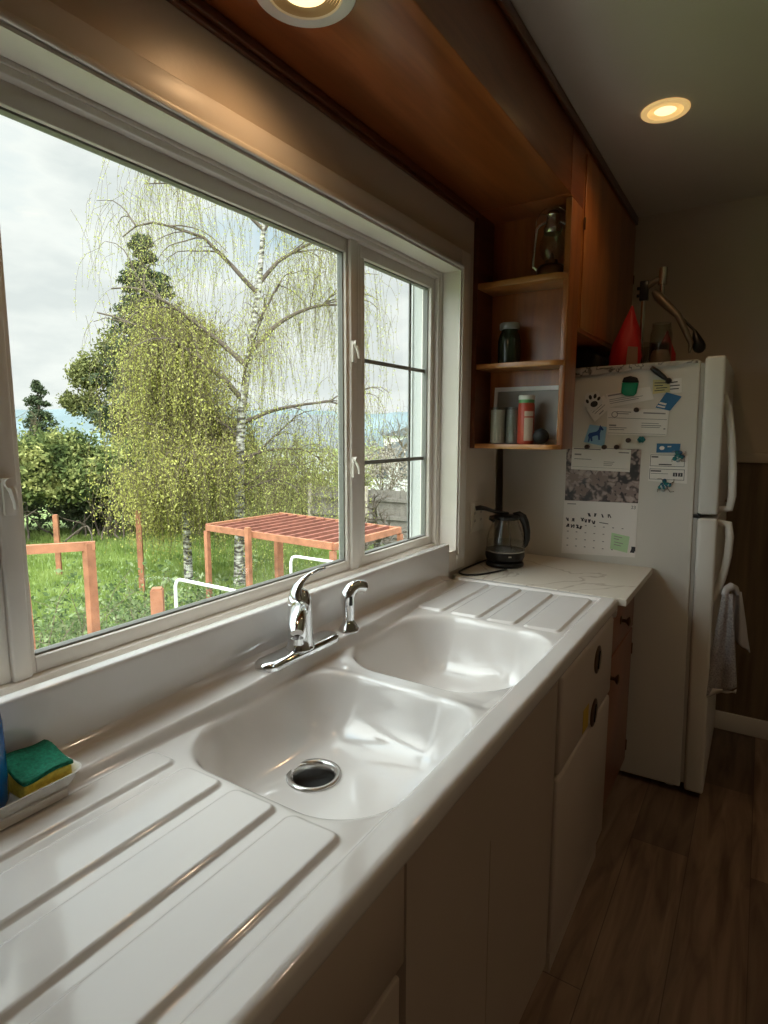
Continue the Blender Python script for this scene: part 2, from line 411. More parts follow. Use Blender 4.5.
class B:
    """collects shapes (world coordinates) and links them as one mesh object"""
    def __init__(self):
        self.bm = bmesh.new(); self.mi = 0
    def _new(self, f0):
        for f in self.bm.faces[f0:] if False else list(self.bm.faces)[f0:]:
            f.material_index = self.mi
    def mat(self, i): self.mi = i; return self
    def face(self, vs_):
        try:
            f = self.bm.faces.new(vs_); f.material_index = self.mi; return f
        except ValueError:
            return None
    def box(self, x0, x1, y0, y1, z0, z1):
        v = [self.bm.verts.new((x, y, z)) for z in (z0, z1) for y in (y0, y1) for x in (x0, x1)]
        for q in ((0, 2, 3, 1), (4, 5, 7, 6), (0, 1, 5, 4), (1, 3, 7, 5), (3, 2, 6, 7), (2, 0, 4, 6)):
            self.face([v[i] for i in q])
        return self
    def rbox(self, x0, x1, y0, y1, z0, z1, r=0.004, seg=2):
        n0 = len(self.bm.verts)
        self.bm.verts.ensure_lookup_table()
        pre = set(self.bm.verts)
        self.box(x0, x1, y0, y1, z0, z1)
        newv = [v for v in self.bm.verts if v not in pre]
        ed = list({e for v in newv for e in v.link_edges})
        mi = self.mi
        res = bmesh.ops.bevel(self.bm, geom=ed, offset=r, segments=seg, profile=0.5, affect='EDGES')
        for f in res['faces']: f.material_index = mi
        return self
    def obox(self, c, ax, ay, az, hx, hy, hz):
        c = Vector(c); ax = Vector(ax).normalized(); ay = Vector(ay).normalized(); az = Vector(az).normalized()
        v = [self.bm.verts.new(c+ax*sx*hx+ay*sy*hy+az*sz*hz) for sz in (-1, 1) for sy in (-1, 1) for sx in (-1, 1)]
        for q in ((0, 2, 3, 1), (4, 5, 7, 6), (0, 1, 5, 4), (1, 3, 7, 5), (3, 2, 6, 7), (2, 0, 4, 6)):
            self.face([v[i] for i in q])
        return self
    def beam(self, p0, p1, w, h, upv=(0, 0, 1)):
        p0 = Vector(p0); p1 = Vector(p1); d = (p1-p0); L = d.length; d.normalize()
        upv = Vector(upv)
        s = d.cross(upv)
        if s.length < 1e-4: s = d.cross(Vector((1, 0, 0)))
        s.normalize(); u = s.cross(d)
        return self.obox((p0+p1)/2, d, s, u, L/2, w/2, h/2)
    def ring(self, c, a, b_, r, n, ry=None):
        ry = r if ry is None else ry
        return [self.bm.verts.new(Vector(c)+a*math.cos(2*PI*i/n)*r+b_*math.sin(2*PI*i/n)*ry) for i in range(n)]
    def tube(self, pts, rad, n=10, caps=True, flat=1.0):
        pts = [Vector(p) for p in pts]
        if isinstance(rad, (int, float)): rad = [rad]*len(pts)
        prev = None; rings = []
        for i, p in enumerate(pts):
            d = (pts[min(i+1, len(pts)-1)]-pts[max(i-1, 0)])
            if d.length < 1e-9: d = Vector((0, 0, 1))
            d.normalize()
            if prev is None:
                a = d.cross(Vector((0, 0, 1)))
                if a.length < 1e-3: a = d.cross(Vector((0, 1, 0)))
                a.normalize()
            else:
                a = prev-d*prev.dot(d)
                if a.length < 1e-4: a = d.cross(Vector((1, 0, 0)))
                a.normalize()
            prev = a
            b_ = d.cross(a)
            rings.append(self.ring(p, a, b_, max(rad[i], 1e-5), n, max(rad[i], 1e-5)*flat))
        for r0, r1 in zip(rings, rings[1:]):
            for i in range(n):
                self.face([r0[i], r0[(i+1) % n], r1[(i+1) % n], r1[i]])
        if caps:
            self.face(rings[0][::-1]); self.face(rings[-1])
        return self
    def lathe(self, prof, c=(0, 0, 0), axis=(0, 0, 1), n=28, cap0=True, cap1=True):
        """prof: list of (radius, height)"""
        ax = Vector(axis).normalized()
        a = ax.cross(Vector((0, 0, 1)))
        if a.length < 1e-3: a = Vector((1, 0, 0))
        a.normalize(); b_ = ax.cross(a)
        rings = [self.ring(Vector(c)+ax*h, a, b_, max(r, 1e-5), n) for r, h in prof]
        for r0, r1 in zip(rings, rings[1:]):
            for i in range(n):
                self.face([r0[i], r0[(i+1) % n], r1[(i+1) % n], r1[i]])
        if cap0: self.face(rings[0][::-1])
        if cap1: self.face(rings[-1])
        return self
    def prism(self, poly, o, u, v, w):
        """poly of (a,b) in frame o + a*u + b*v, extruded by vector w"""
        o = Vector(o); u = Vector(u); v = Vector(v); w = Vector(w)
        lo = [self.bm.verts.new(o+u*a+v*b_) for a, b_ in poly]
        hi = [self.bm.verts.new(o+u*a+v*b_+w) for a, b_ in poly]
        self.face(lo[::-1]); self.face(hi)
        n = len(poly)
        for i in range(n):
            self.face([lo[i], lo[(i+1) % n], hi[(i+1) % n], hi[i]])
        return self
    def ball(self, c, r, seg=12, sx=1, sy=1, sz=1):
        pre = set(self.bm.faces)
        mtx = Matrix.Translation(Vector(c)) @ Matrix.Diagonal((sx, sy, sz, 1))
        bmesh.ops.create_uvsphere(self.bm, u_segments=seg, v_segments=max(6, seg*2//3), radius=r, matrix=mtx)
        for f in self.bm.faces:
            if f not in pre: f.material_index = self.mi
        return self
    def build(self, name, mats, parent=None, smooth=False, bevel=0.0, angle=40, seg=2, subsurf=0):
        bmesh.ops.recalc_face_normals(self.bm, faces=self.bm.faces)
        me = bpy.data.meshes.new(name)
        self.bm.to_mesh(me); self.bm.free()
        o = link_obj(name, me, mats, parent)
        if bevel:
            md = o.modifiers.new('edge', 'BEVEL'); md.width = bevel; md.segments = seg; md.limit_method = 'ANGLE'; md.angle_limit = math.radians(35)
        if subsurf:
            md = o.modifiers.new('sub', 'SUBSURF'); md.levels = subsurf; md.render_levels = subsurf
        if smooth or bevel:
            for p in me.polygons: p.use_smooth = True
            me.set_sharp_from_angle(angle=math.radians(angle)) if not bevel else None
        return o

def npmesh(name, verts, faces, mats, parent=None, smooth=True):
    me = bpy.data.meshes.new(name)
    verts = np.asarray(verts, dtype=np.float32); faces = np.asarray(faces, dtype=np.int32)
    me.vertices.add(len(verts)); me.vertices.foreach_set('co', verts.ravel())
    k = faces.shape[1]
    me.loops.add(faces.size); me.loops.foreach_set('vertex_index', faces.ravel())
    me.polygons.add(len(faces))
    me.polygons.foreach_set('loop_start', np.arange(0, faces.size, k, dtype=np.int32))
    me.polygons.foreach_set('loop_total', np.full(len(faces), k, dtype=np.int32))
    if smooth: me.polygons.foreach_set('use_smooth', np.ones(len(faces), dtype=bool))
    me.update(calc_edges=True); me.validate()
    return link_obj(name, me, mats, parent)

def empty(name, loc=(0, 0, 0)):
    o = bpy.data.objects.new(name, None); C.objects.link(o); o.location = loc; o.empty_display_size = 0.05
    return o
def tag(o, label=None, cat=None, group=None, kind=None):
    if label: o['label'] = label
    if cat: o['category'] = cat
    if group: o['group'] = group
    if kind: o['kind'] = kind
    return o
def thing(name, label, cat, loc=(0, 0, 0), group=None):
    return tag(empty(name, loc), label, cat, group)
def struct(o): o['kind'] = 'structure'; return o
def copy_thing(o, delta, label=None):
    c = o.copy(); C.objects.link(c); c.location = Vector(o.location)+Vector(delta)
    if label: c['label'] = label
    for ch in list(o.children):
        d = ch.copy(); C.objects.link(d); d.parent = c
        for g in list(ch.children):
            e = g.copy(); C.objects.link(e); e.parent = d
    return c

# ================================================================ THE ROOM
XW = -0.945          # inner face of the window wall
XE = 2.3; YB = 3.20; YF = -2.3; CZ = 2.46
XO = -1.10           # outer face of the window wall
b = B(); b.box(XO, XE+.1, YF-.1, YB+.1, -0.15, 0.0); struct(b.build('floor', 'plank_floor'))
b = B(); b.box(XO, XE+.1, YF-.1, YB+.1, CZ, CZ+0.25); struct(b.build('ceiling', 'ceiling_paint'))
WY0, WY1, WZ0, WZ1 = 0.0, 1.962, 1.0, 1.998
b = B()
b.box(XO, XW, YF, WY0, 0, CZ); b.box(XO, XW, WY1, 2.365, 0, CZ); b.box(XO, -1.03, 2.365, YB, 0, CZ)
b.box(XO, XW, WY0, WY1, 0, WZ0); b.box(XO, XW, WY0, WY1, WZ1, CZ)
struct(b.build('wall_left', 'wall_paint'))
b = B(); b.box(XO, XE+.1, YB, YB+.1, 0, CZ); struct(b.build('wall_back', 'wall_paint'))
b = B(); b.box(XE, XE+.1, YF, YB, 0, CZ); struct(b.build('wall_right', 'wall_paint'))
b = B(); b.box(XO, XE+.1, YF-.1, YF, 0, CZ); struct(b.build('wall_front', 'wall_paint'))
b = B(); b.box(XW+.005, XE, YB-.008, YB-.001, 0.09, 1.30); struct(b.build('trim_1', 'wainscot'))
b = B(); b.box(XW+.005, XE, YB-.022, YB-.001, 1.30, 1.345); struct(b.build('trim_2', 'wall_paint', bevel=.003))
b = B(); b.box(XW+.005, XE, YB-.018, YB-.001, 0, 0.09); struct(b.build('baseboard_back', 'trim_white', bevel=.004))

# soffit box over the window, with a ply underside and dark mouldings
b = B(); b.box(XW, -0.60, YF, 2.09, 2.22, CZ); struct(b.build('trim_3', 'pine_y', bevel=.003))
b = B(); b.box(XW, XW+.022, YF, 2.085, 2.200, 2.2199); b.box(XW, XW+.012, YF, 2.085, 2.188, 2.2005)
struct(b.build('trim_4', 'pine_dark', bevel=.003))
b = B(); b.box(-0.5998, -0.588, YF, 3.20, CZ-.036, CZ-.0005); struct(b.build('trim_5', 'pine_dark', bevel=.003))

# ---------------------------------------------------------------- window
win = empty('window_1', (XW, 0.98, 1.5)); win['kind'] = 'structure'
def frame_rect(b, x0, x1, y0, y1, z0, z1, w, wt=None, wb=None):
    wt = w if wt is None else wt; wb = w if wb is None else wb
    b.box(x0, x1, y0, y0+w, z0, z1); b.box(x0, x1, y1-w, y1, z0, z1)
    b.box(x0, x1, y0+w, y1-w, z1-wt, z1); b.box(x0, x1, y0+w, y1-w, z0, z0+wb)
# interior casing: flat board with a raised bead round the opening
b = B()
cx0, cx1 = XW+.0005, -0.930
b.box(cx0, cx1, WY0-.075, WY0-.002, WZ0-.002-.07, WZ1+.066)
b.box(cx0, cx1, WY1+.002, WY1+.075, WZ0-.07, WZ1+.066)
b.box(cx0, cx1, WY0-.002, WY1+.002, WZ1+.002, WZ1+.066)
b.box(cx0, cx1, WY0-.002, WY1+.002, WZ0-.07, WZ0-.001)
b.build('casing', 'trim_white', win, bevel=.003)
b = B()
bx0, bx1 = -0.9300, -0.9215
b.box(bx0, bx1, WY0-.014, WY0-.001, WZ0-.014, WZ1+.014); b.box(bx0, bx1, WY1+.001, WY1+.014, WZ0-.014, WZ1+.014)
b.box(bx0, bx1, WY0-.001, WY1+.001, WZ1+.001, WZ1+.014)
b.build('casing_bead', 'trim_white', win, bevel=.003)
# reveal lining
b = B()
frame_rect(b, -0.999, -0.9295, WY0, WY1, WZ0, WZ1, .006)
b.build('reveal_lining', 'trim_white', win)
# outer vinyl frame
b = B(); frame_rect(b, -1.06, -1.004, WY0+.005, WY1-.005, WZ0+.005, WZ1-.005, .022)
b.build('window_frame', 'vinyl', win, bevel=.002)
b = B(); frame_rect(b, -1.05, -1.000, WY0+.005, WY1-.005, WZ0+.005, WZ1-.005, .009)
b.build('frame_lip', 'vinyl', win, bevel=.0015)
SZ0, SZ1 = WZ0+.027, WZ1-.027
# centre picture light
b = B(); frame_rect(b, -1.055, -1.022, .489, 1.415, SZ0, SZ1, .010, .036, .028)
b.build('picture_sash', 'vinyl', win, bevel=.002)
b = B(); frame_rect(b, -1.050, -1.032, .499, 1.405, SZ0+.028, SZ1-.036, .004)
b.build('glazing_bead', 'vinyl_dark', win)
# mullions
for (y0, y1) in ((.458, .4885), (1.4155, 1.452)):
    b = B(); b.box(-1.056, -1.012, y0, y1, SZ0-.001, SZ1+.001); b.build('mullion', 'vinyl', win, bevel=.003)
# side sliders with muntin bars
for (y0, y1) in ((.027, .4575), (1.4525, 1.935)):
    s_ = B(); frame_rect(s_, -1.058, -1.020, y0, y1, SZ0, SZ1, .026 if y0 < 1 else .024, .034, .028)
    sash = s_.build('sash', 'vinyl', win, bevel=.002)
    if y0 > 1:
        # wider meeting stile beside the mullion
        b = B(); b.box(-1.057, -1.021, y0+.0241, y0+.044, SZ0+.028, SZ1-.034); b.build('meeting_stile', 'vinyl', win, bevel=.0015)
        gy0 = y0+.044
    else:
        gy0 = y0+.026
    gy1 = y1-(.026 if y0 < 1 else .024)
    b = B(); frame_rect(b, -1.052, -1.033, gy0, gy1, SZ0+.028, SZ1-.034, .004); b.build('glazing_bead', 'vinyl_dark', win)
    g = B(); g.box(-1.047, -1.044, gy0+.003, gy1-.003, SZ0+.030, SZ1-.036); g.build('pane', 'pane_glass', sash)
    m_ = B()
    ym = 1.805 if y0 > 1 else gy0+(gy1-gy0)*.31
    m_.box(-1.0475, -1.0435, ym-.006, ym+.006, SZ0+.029, SZ1-.035)
    for zz in (1.342, 1.652): m_.box(-1.0478, -1.0432, gy0, gy1, zz-.006, zz+.006)
    m_.build('muntin_bars', 'muntin', sash)
b = B(); b.box(-1.047, -1.044, .504, 1.400, SZ0+.033, SZ1-.041); b.build('pane', 'pane_glass', win)
# latches on the mullions
def latch(y, z, side=1):
    l = B(); l.rbox(-1.012, -1.004, y-.010, y+.010, z-.030, z+.030, .003)
    lt = l.build('latch', 'vinyl', win, smooth=True)
    k = B(); k.tube([(-1.004, y, z+.016), (-0.998, y+.004*side, z+.010), (-0.993, y+.008*side, z-.008), (-0.993, y+.009*side, z-.020)], [.007, .0065, .005, .004], 8)
    k.tube([(-1.004, y-.001, z+.022), (-0.997, y-.001, z+.022)], .0085, 10)
    k.build('lever', 'vinyl', lt, smooth=True)
latch(1.424, 1.665, .3); latch(1.424, 1.335, .3); latch(.472, 1.335, .3)
# exterior casing seen through the side light
b = B()
b.box(-1.112, XO-.001, WY1-.04, WY1+.08, WZ0-.06, WZ1+.06)
b.box(-1.112, XO-.001, WY0-.12, WY0, WZ0-.06, WZ1+.06)
b.box(-1.112, XO-.001, WY0, WY1-.04, WZ0-.06, WZ0)
b.box(XO-.001, -1.0605, WY1-.035, WY1-.001, WZ0+.005, WZ1-.005)
b.build('outer_casing', 'siding', win)

# ================================================================ SINK TOP (enamelled steel, one pressed sheet)
def sst(a, b_, x):
    t = np.clip((x-a)/(b_-a), 0, 1); return t*t*(3-2*t)
def rbox_sdf(x, y, cx, cy, hx, hy, r):
    qx = np.abs(x-cx)-(hx-r); qy = np.abs(y-cy)-(hy-r)
    return np.hypot(np.maximum(qx, 0), np.maximum(qy, 0))+np.minimum(np.maximum(qx, qy), 0)-r
Y0, Y1 = -0.25, 1.952
def sink_height(x, y):
    z = np.full_like(x, 0.9035)
    # ledge under the taps, tapering out towards the far drainer
    xe = np.interp(y, [-.3, .45, .62, .80, 1.3, 1.6, 1.80, 1.88], [-.844, -.844, -.842, -.832, -.845, -.866, -.886, -.900])
    lh = np.interp(y, [-.3, .3, .60, .85, 1.5, 1.8, 1.88, 1.92], [.018, .018, .022, .030, .030, .024, .008, .002])
    wl = np.interp(y, [.55, .8], [.008, .007]); z = z+lh*(1-np.clip((x-xe+wl)/(2*wl), 0, 1)**2*(3-2*np.clip((x-xe+wl)/(2*wl), 0, 1)))
    # cove into the upstand
    z = z+0.016*np.clip((-.900-x)/.016, 0, 1)**2*(1-sst(1.86, 1.885, y))
    # raised rim at the front and around the far end
    z = z+.0065*sst(-.412, -.402, x)
    z = z+.0065*sst(1.922, 1.932, y)*(1-sst(-.412, -.402, x))
    # drainer panels
    def panel(x0, x1, y0, y1, r=.016, hgt=.0062):
        d = rbox_sdf(x, y, (x0+x1)/2, (y0+y1)/2, (x1-x0)/2, (y1-y0)/2, r)
        return hgt*(1-sst(-.0055, .001, d))
    for x0, x1 in ((-.830, -.767), (-.746, -.657), (-.637, -.546), (-.526, -.432)):
        z = z+panel(x0, x1, -.6, .582)*np.clip(.65+.5*(x-x0)/(x1-x0), .6, 1.2)
    for x0, x1 in ((-.862, -.772), (-.752, -.656), (-.636, -.548), (-.528, -.424)):
        z = z+panel(x0, x1, 1.543, 1.912)*np.clip(.65+.5*(x-x0)/(x1-x0), .6, 1.2)
    # bowls
    div = rbox_sdf(x, y, -.615, 1.06, .205, .035, .02)
    z = z-.006*(1-sst(-.03, .012, div))
    for cx, cy, hx, hy, r, dp in ((-.6165, .8155, .2045, .2165, .115, .120), (-.622, 1.302, .208, .217, .120, .150)):
        d = rbox_sdf(x, y, cx, cy, hx, hy, r)
        k = 240.0
        s = np.log1p(np.exp(np.clip(-d*k, -40, 40)))/k
        t = np.clip(s/.125, 0, 1)
        drop = dp*(1-(1-t)**3.4)
        dd = np.hypot(x-(-.690 if cy < 1 else -.62), y-(.832 if cy < 1 else 1.245))
        drop = drop+0.010*(1-np.clip(dd/.20, 0, 1))*sst(.35, 1, t)
        # the high back edge of the ledge falls into the bowl as well
        led = np.clip(z-.9035, 0, .035)*sst(0.0, .010, s)
        z = z-drop-led*0.9
    return z
DR = (-.690, .832)
DR2 = (-.62, 1.245)
nx_, ny_ = 200, 760
xs = np.linspace(-.916, -.367, nx_)
ys = np.linspace(Y0, Y1, ny_)
YY, XX = np.meshgrid(ys, xs, indexing='ij')
ZZ = sink_height(XX, YY)
drop_rows = []
# front roll-over
for a in np.linspace(0, PI/2, 7)[1:]:
    drop_rows.append((-.367+.010*math.sin(a), -.010*(1-math.cos(a))))
drop_rows += [(-.3570, -.030), (-.3580, -.037), (-.361, -.042), (-.367, -.044), (-.378, -.044)]
cols = [np.stack([XX, YY, ZZ], -1)]
edge_z = ZZ[:, -1]
for dx, dz in drop_rows:
    cols.append(np.stack([np.full(ny_, dx), ys, edge_z+dz], -1)[:, None, :])
G = np.concatenate(cols, 1)
# end roll-over at the far end
last = G[-1:].copy()
ends = []
for a in np.linspace(0, PI/2, 4)[1:]:
    e = last.copy(); e[..., 1] += .006*math.sin(a); e[..., 2] -= .006*(1-math.cos(a)); ends.append(e)
e = ends[-1].copy(); e[..., 2] = np.minimum(e[..., 2]-.015, .875); ends.append(e)
G = np.concatenate([G]+ends, 0)
R_, K_ = G.shape[:2]
idx = np.arange(R_*K_).reshape(R_, K_)
F_ = np.stack([idx[:-1, :-1], idx[:-1, 1:], idx[1:, 1:], idx[1:, :-1]], -1).reshape(-1, 4)
# open the waste hole
cen = G.reshape(-1, 3)[F_].mean(1)
keep = np.hypot(cen[:, 0]-DR[0], cen[:, 1]-DR[1]) > .0415
keep &= np.hypot(cen[:, 0]-DR2[0], cen[:, 1]-DR2[1]) > .0415
sink = thing('double_sink', 'white enamelled steel double bowl sink top with ribbed drainers under the window', 'sink', (-.64, .98, .90))
npmesh('sink_top', G.reshape(-1, 3), F_[keep], 'enamel', sink)
# upstand behind the taps
b = B()
prof = [(0, 0.0), (.0, .134)]
poly = [(-.944, .895), (-.915, .895), (-.915, 1.036)]
for a in np.linspace(0, PI/2, 5)[1:]: poly.append((-.921+.006*math.cos(a), 1.037+.006*math.sin(a)))
poly += [(-.944, 1.043)]
b.prism(poly, (0, Y0, 0), (1, 0, 0), (0, 0, 1), (0, 1.875-Y0, 0))
b.build('upstand', 'enamel', sink, bevel=.007, seg=3)
# strainer and waste
for (dx_, dy_) in (DR, DR2):
    zf = float(sink_height(np.array([[dx_+.045]]), np.array([[dy_]]))[0, 0])
    b = B(); b.lathe([(.0545, zf+.0015), (.0535, zf+.0050), (.047, zf+.0060), (.042, zf+.003), (.040, zf-.012), (.038, zf-.05), (.038, zf-.09)], (dx_, dy_, 0), n=40, cap0=False, cap1=False)
    st_ = b.build('waste_flange', 'steel', sink, smooth=True, angle=80)
    b = B(); b.lathe([(.039, zf-.028), (.012, zf-.031), (.001, zf-.031)], (dx_, dy_, 0), n=32, cap0=False)
    b.build('drain_splash_guard', 'rubber', st_, smooth=True)

# ---------------------------------------------------------------- tap
tp = thing('kitchen_tap', 'chrome single lever kitchen tap on an oval deck plate', 'tap', (-.866, 1.0, .936))
b = B()
pl = []
L_, W_ = .130, .0315
for i in range(40):
    a = 2*PI*i/40
    pl.append((-.866+W_*math.sin(a)*1.0, 1.0+(L_-W_)*(1 if math.cos(a) > 0 else -1)+W_*math.cos(a)))
def loop(sc, z):
    return [b.bm.verts.new((-.866+(x+.866)*sc, 1.0+((y-1.0)-(L_-W_)*(1 if y > 1 else -1))*sc+(L_-W_)*(1 if y > 1 else -1), z)) for x, y in pl]
rings = [loop(s, z) for s, z in ((1, .934), (1, .942), (.96, .9455), (.8, .9495), (.4, .951))]
for r0, r1 in zip(rings, rings[1:]):
    for i in range(40): b.face([r0[i], r0[(i+1) % 40], r1[(i+1) % 40], r1[i]])
b.face(rings[-1]); b.face(rings[0][::-1])
b.build('deck_plate', 'chrome', tp, smooth=True, angle=60)
BC = (-.858, .995)
b = B(); b.lathe([(.0325, .950), (.0325, .954), (.030, .957), (.030, .959), (.029, .962), (.0282, .99), (.0275, 1.03), (.027, 1.055), (.0250, 1.070), (.019, 1.082), (.010, 1.088), (.001, 1.089)], (BC[0], BC[1], 0), n=36)
b.build('tap_body', 'chrome', tp, smooth=True, angle=60)
b = B()
sdir = Vector((.62, -.78, 0)).normalized()
pts = []
for t in np.linspace(0, 1, 12):
    p = Vector((BC[0], BC[1], 1.040))+sdir*(.012+.150*t)
    p.z = 1.046+.030*math.sin(t*2.3)-.028*t*t
    pts.append(p)
rad = [.022, .0215, .020, .0185, .0175, .017, .0168, .0168, .017, .0172, .0168, .013]
b.tube(pts, rad, 18, flat=.82)
e_ = pts[-2]
b.lathe([(.0125, 0), (.0125, .012), (.010, .0125)], e_+Vector((0, 0, -.024)), (0, 0, -1), 20)
b.build('spout', 'chrome', tp, smooth=True, angle=60)
b = B()
lp = [(-.858, .987, 1.062), (-.860, .984, 1.078), (-.859, .990, 1.093), (-.856, 1.003, 1.106), (-.851, 1.021, 1.116), (-.846, 1.043, 1.1215), (-.842, 1.066, 1.123)]
b.tube(lp, [.0235, .0215, .0170, .0120, .0085, .0085, .0055], 16, flat=.62)
b.build('lever', 'chrome', tp, smooth=True, angle=60)

# ---------------------------------------------------------------- side sprayer
sp = thing('side_sprayer', 'small chrome pull out spray head standing beside the tap', 'sprayer', (-.862, 1.185, .936))
SX, SY = -.862, 1.188
b = B(); b.lathe([(.0275, .9345), (.0275, .938), (.0245, .943), (.0175, .954), (.0145, .962)], (SX, SY, 0), n=28); b.build('holder', 'chrome', sp, smooth=True, angle=60)
b = B(); b.tube([(SX, SY, .955), (SX, SY, .975), (SX-.001, SY-.001, 1.000), (SX-.001, SY-.003, 1.016), (SX+.000, SY-.001, 1.030), (SX+.004, SY+.008, 1.042), (SX+.009, SY+.020, 1.047), (SX+.014, SY+.033, 1.044), (SX+.0165, SY+.042, 1.040)],
                [.0135, .0150, .0165, .0175, .0180, .0175, .0165, .0170, .0165], 18)
b.build('spray_head', 'chrome', sp, smooth=True, angle=60)
b = B(); b.tube([(SX+.0165, SY+.042, 1.040), (SX+.0178, SY+.0455, 1.038)], .0135, 18); b.build('spray_face', 'rubber', sp, smooth=True)
b = B(); b.tube([(SX+.013, SY-.009, 1.026), (SX+.0155, SY-.011, 1.004)], [.005, .004], 8); b.build('trigger', 'rubber', sp, smooth=True)

# ================================================================ SINK CABINET (white steel) AND DISHWASHER
base = thing('sink_cabinet', 'pale metal base cabinet with a drawer and doors beneath the bowls', 'cabinet', (-.6, .5, 0))
b = B(); b.box(-.93, -.390, Y0, 1.330, .10, .70); b.box(-.395, -.379, Y0, 1.335, .74, .862)
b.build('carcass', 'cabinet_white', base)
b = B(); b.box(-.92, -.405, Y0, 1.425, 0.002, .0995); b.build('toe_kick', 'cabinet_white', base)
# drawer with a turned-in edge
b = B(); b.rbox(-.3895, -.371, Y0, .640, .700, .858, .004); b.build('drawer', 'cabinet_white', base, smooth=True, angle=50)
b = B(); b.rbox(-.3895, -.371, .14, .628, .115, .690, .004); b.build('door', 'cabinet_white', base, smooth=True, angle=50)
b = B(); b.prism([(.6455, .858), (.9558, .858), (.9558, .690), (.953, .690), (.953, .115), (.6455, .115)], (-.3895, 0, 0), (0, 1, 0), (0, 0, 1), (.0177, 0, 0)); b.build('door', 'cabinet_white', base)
# panel that swells out to meet the dishwasher
b = B()
poly = [(-.398, .956), (-.372, .956)]
for t in np.linspace(0, 1, 8): poly.append((-.372+.006*t*t, .97+.34*t))
for a in np.linspace(0, PI/2, 5): poly.append((-.378+.012*math.cos(a), 1.335+.020*math.sin(a)))
poly.append((-.398, 1.355))
b.prism(poly, (0, 0, .112), (1, 0, 0), (0, 1, 0), (0, 0, .745))
b.build('end_panel', 'cabinet_white', base, smooth=True, angle=50)

dw = thing('dishwasher', 'white built in dishwasher with two round dials at the counter end', 'dishwasher', (-.6, 1.66, 0))
b = B(); b.box(-.92, -.408, 1.368, 1.948, .10, .70); b.box(-.4079, -.392, 1.368, 1.948, .10, .857); b.box(-.92, -.408, 1.53, 1.948, .7001, .857); b.build('dishwasher_body', 'black_matte', dw)  # body coloured black to stand in for shade in the panel gap
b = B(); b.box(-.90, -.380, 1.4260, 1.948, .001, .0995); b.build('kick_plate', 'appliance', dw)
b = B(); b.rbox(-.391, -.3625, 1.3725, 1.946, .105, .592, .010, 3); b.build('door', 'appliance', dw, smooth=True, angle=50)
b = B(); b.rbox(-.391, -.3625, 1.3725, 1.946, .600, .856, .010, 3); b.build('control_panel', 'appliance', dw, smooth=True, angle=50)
for (yy, zz) in ((1.735, .780), (1.720, .622)):
    b = B(); b.lathe([(.041, 0), (.041, .002), (.036, .0035), (.030, .004), (.001, .004)], (-.3625, yy, zz), (1, 0, 0), 28)
    k_ = b.build('dial', 'bronze', dw, smooth=True)
    b = B(); b.obox((-.3575, yy, zz), (1, 0, 0), (0, .3, 1), (0, -1, .3), .0015, .026, .004); b.build('pointer', 'black_plastic', k_)
b = B(); b.rbox(-.3624, -.3615, 1.590, 1.650, .600+.012, .680, .0004); b.build('sticker', 'yellow_sticker', dw)

# ================================================================ WORKTOP RUN AND SMALL CABINET
b = B(); b.rbox(-.944, -.331, 1.9605, 2.486, .886, .910, .002)
wk = b.build('worktop', 'marbled_counter'); tag(wk, 'beige marble patterned worktop between the sink and the fridge', 'worktop')
cb = thing('base_cabinet', 'reddish brown wooden base cabinet with round pulls, beside the fridge', 'cabinet', (-.6, 2.2, 0))
b = B(); b.box(-.93, -.405, 1.955, 2.478, .09, .884); b.build('carcass', 'red_cabinet', cb)
b = B(); b.box(-.93, -.455, 1.955, 2.478, .001, .0895); b.build('toe_kick', 'black_matte', cb)
b = B(); b.rbox(-.4048, -.388, 1.965, 2.470, .672, .862, .004); dr = b.build('drawer', 'red_cabinet', cb, smooth=True, angle=50)
b = B(); b.rbox(-.4048, -.388, 1.965, 2.470, .098, .664, .004); dd = b.build('door', 'red_cabinet', cb, smooth=True, angle=50)
def pull(y, z, par):
    b = B(); b.lathe([(.016, 0), (.016, .003), (.007, .006), (.006, .018), (.012, .022), (.018, .028), (.018, .031), (.010, .034), (.001, .035)], (-.388, y, z), (1, 0, 0), 20)
    b.build('knob', 'bronze', par, smooth=True, angle=60)
pull(2.205, .765, dr); pull(2.050, .603, dd)
for zz in (.575, .16):
    b = B(); b.tube([(-.389, 2.4725, zz-.022), (-.389, 2.4725, zz+.022)], .0042, 8); b.build('hinge', 'bronze', dd, smooth=True)

# ================================================================ FRIDGE (tilted back a little, as it stands)
fr = thing('fridge', 'white top freezer fridge covered with papers and magnets', 'fridge', (-.30, 2.84, 0.0))
TILT = -math.radians(1.2)
FY0, FY1 = 2.497, 3.165
def fbuild(b, name, mats, parent=None, **kw):
    """build in upright coordinates, then lean about the front foot"""
    mtx = Matrix.Translation(Vector((-.17, 0, .02))) @ Matrix.Rotation(TILT, 4, 'Y') @ Matrix.Translation(Vector((.17, 0, -.02)))
    bmesh.ops.transform(b.bm, matrix=mtx, verts=b.bm.verts)
    return b.build(name, mats, parent, **kw)
def FP(x, y, z):
    mtx = Matrix.Translation(Vector((-.17, 0, .02))) @ Matrix.Rotation(TILT, 4, 'Y') @ Matrix.Translation(Vector((.17, 0, -.02)))
    return mtx @ Vector((x, y, z))
b = B(); b.box(-.940, -.182, FY0, FY1, .030, 1.700); fbuild(b, 'fridge_body', 'fridge_white', fr, bevel=.004)
b = B(); b.box(-.1815, -.168, FY0+.006, FY1-.012, .05, 1.69); fbuild(b, 'door_gasket', 'fridge_gasket', fr)
b = B(); b.rbox(-.1675, -.100, FY0-.002, FY1+.002, 1.132, 1.712, .010, 3); fd1 = fbuild(b, 'freezer_door', 'fridge_white', fr, smooth=True, angle=50)
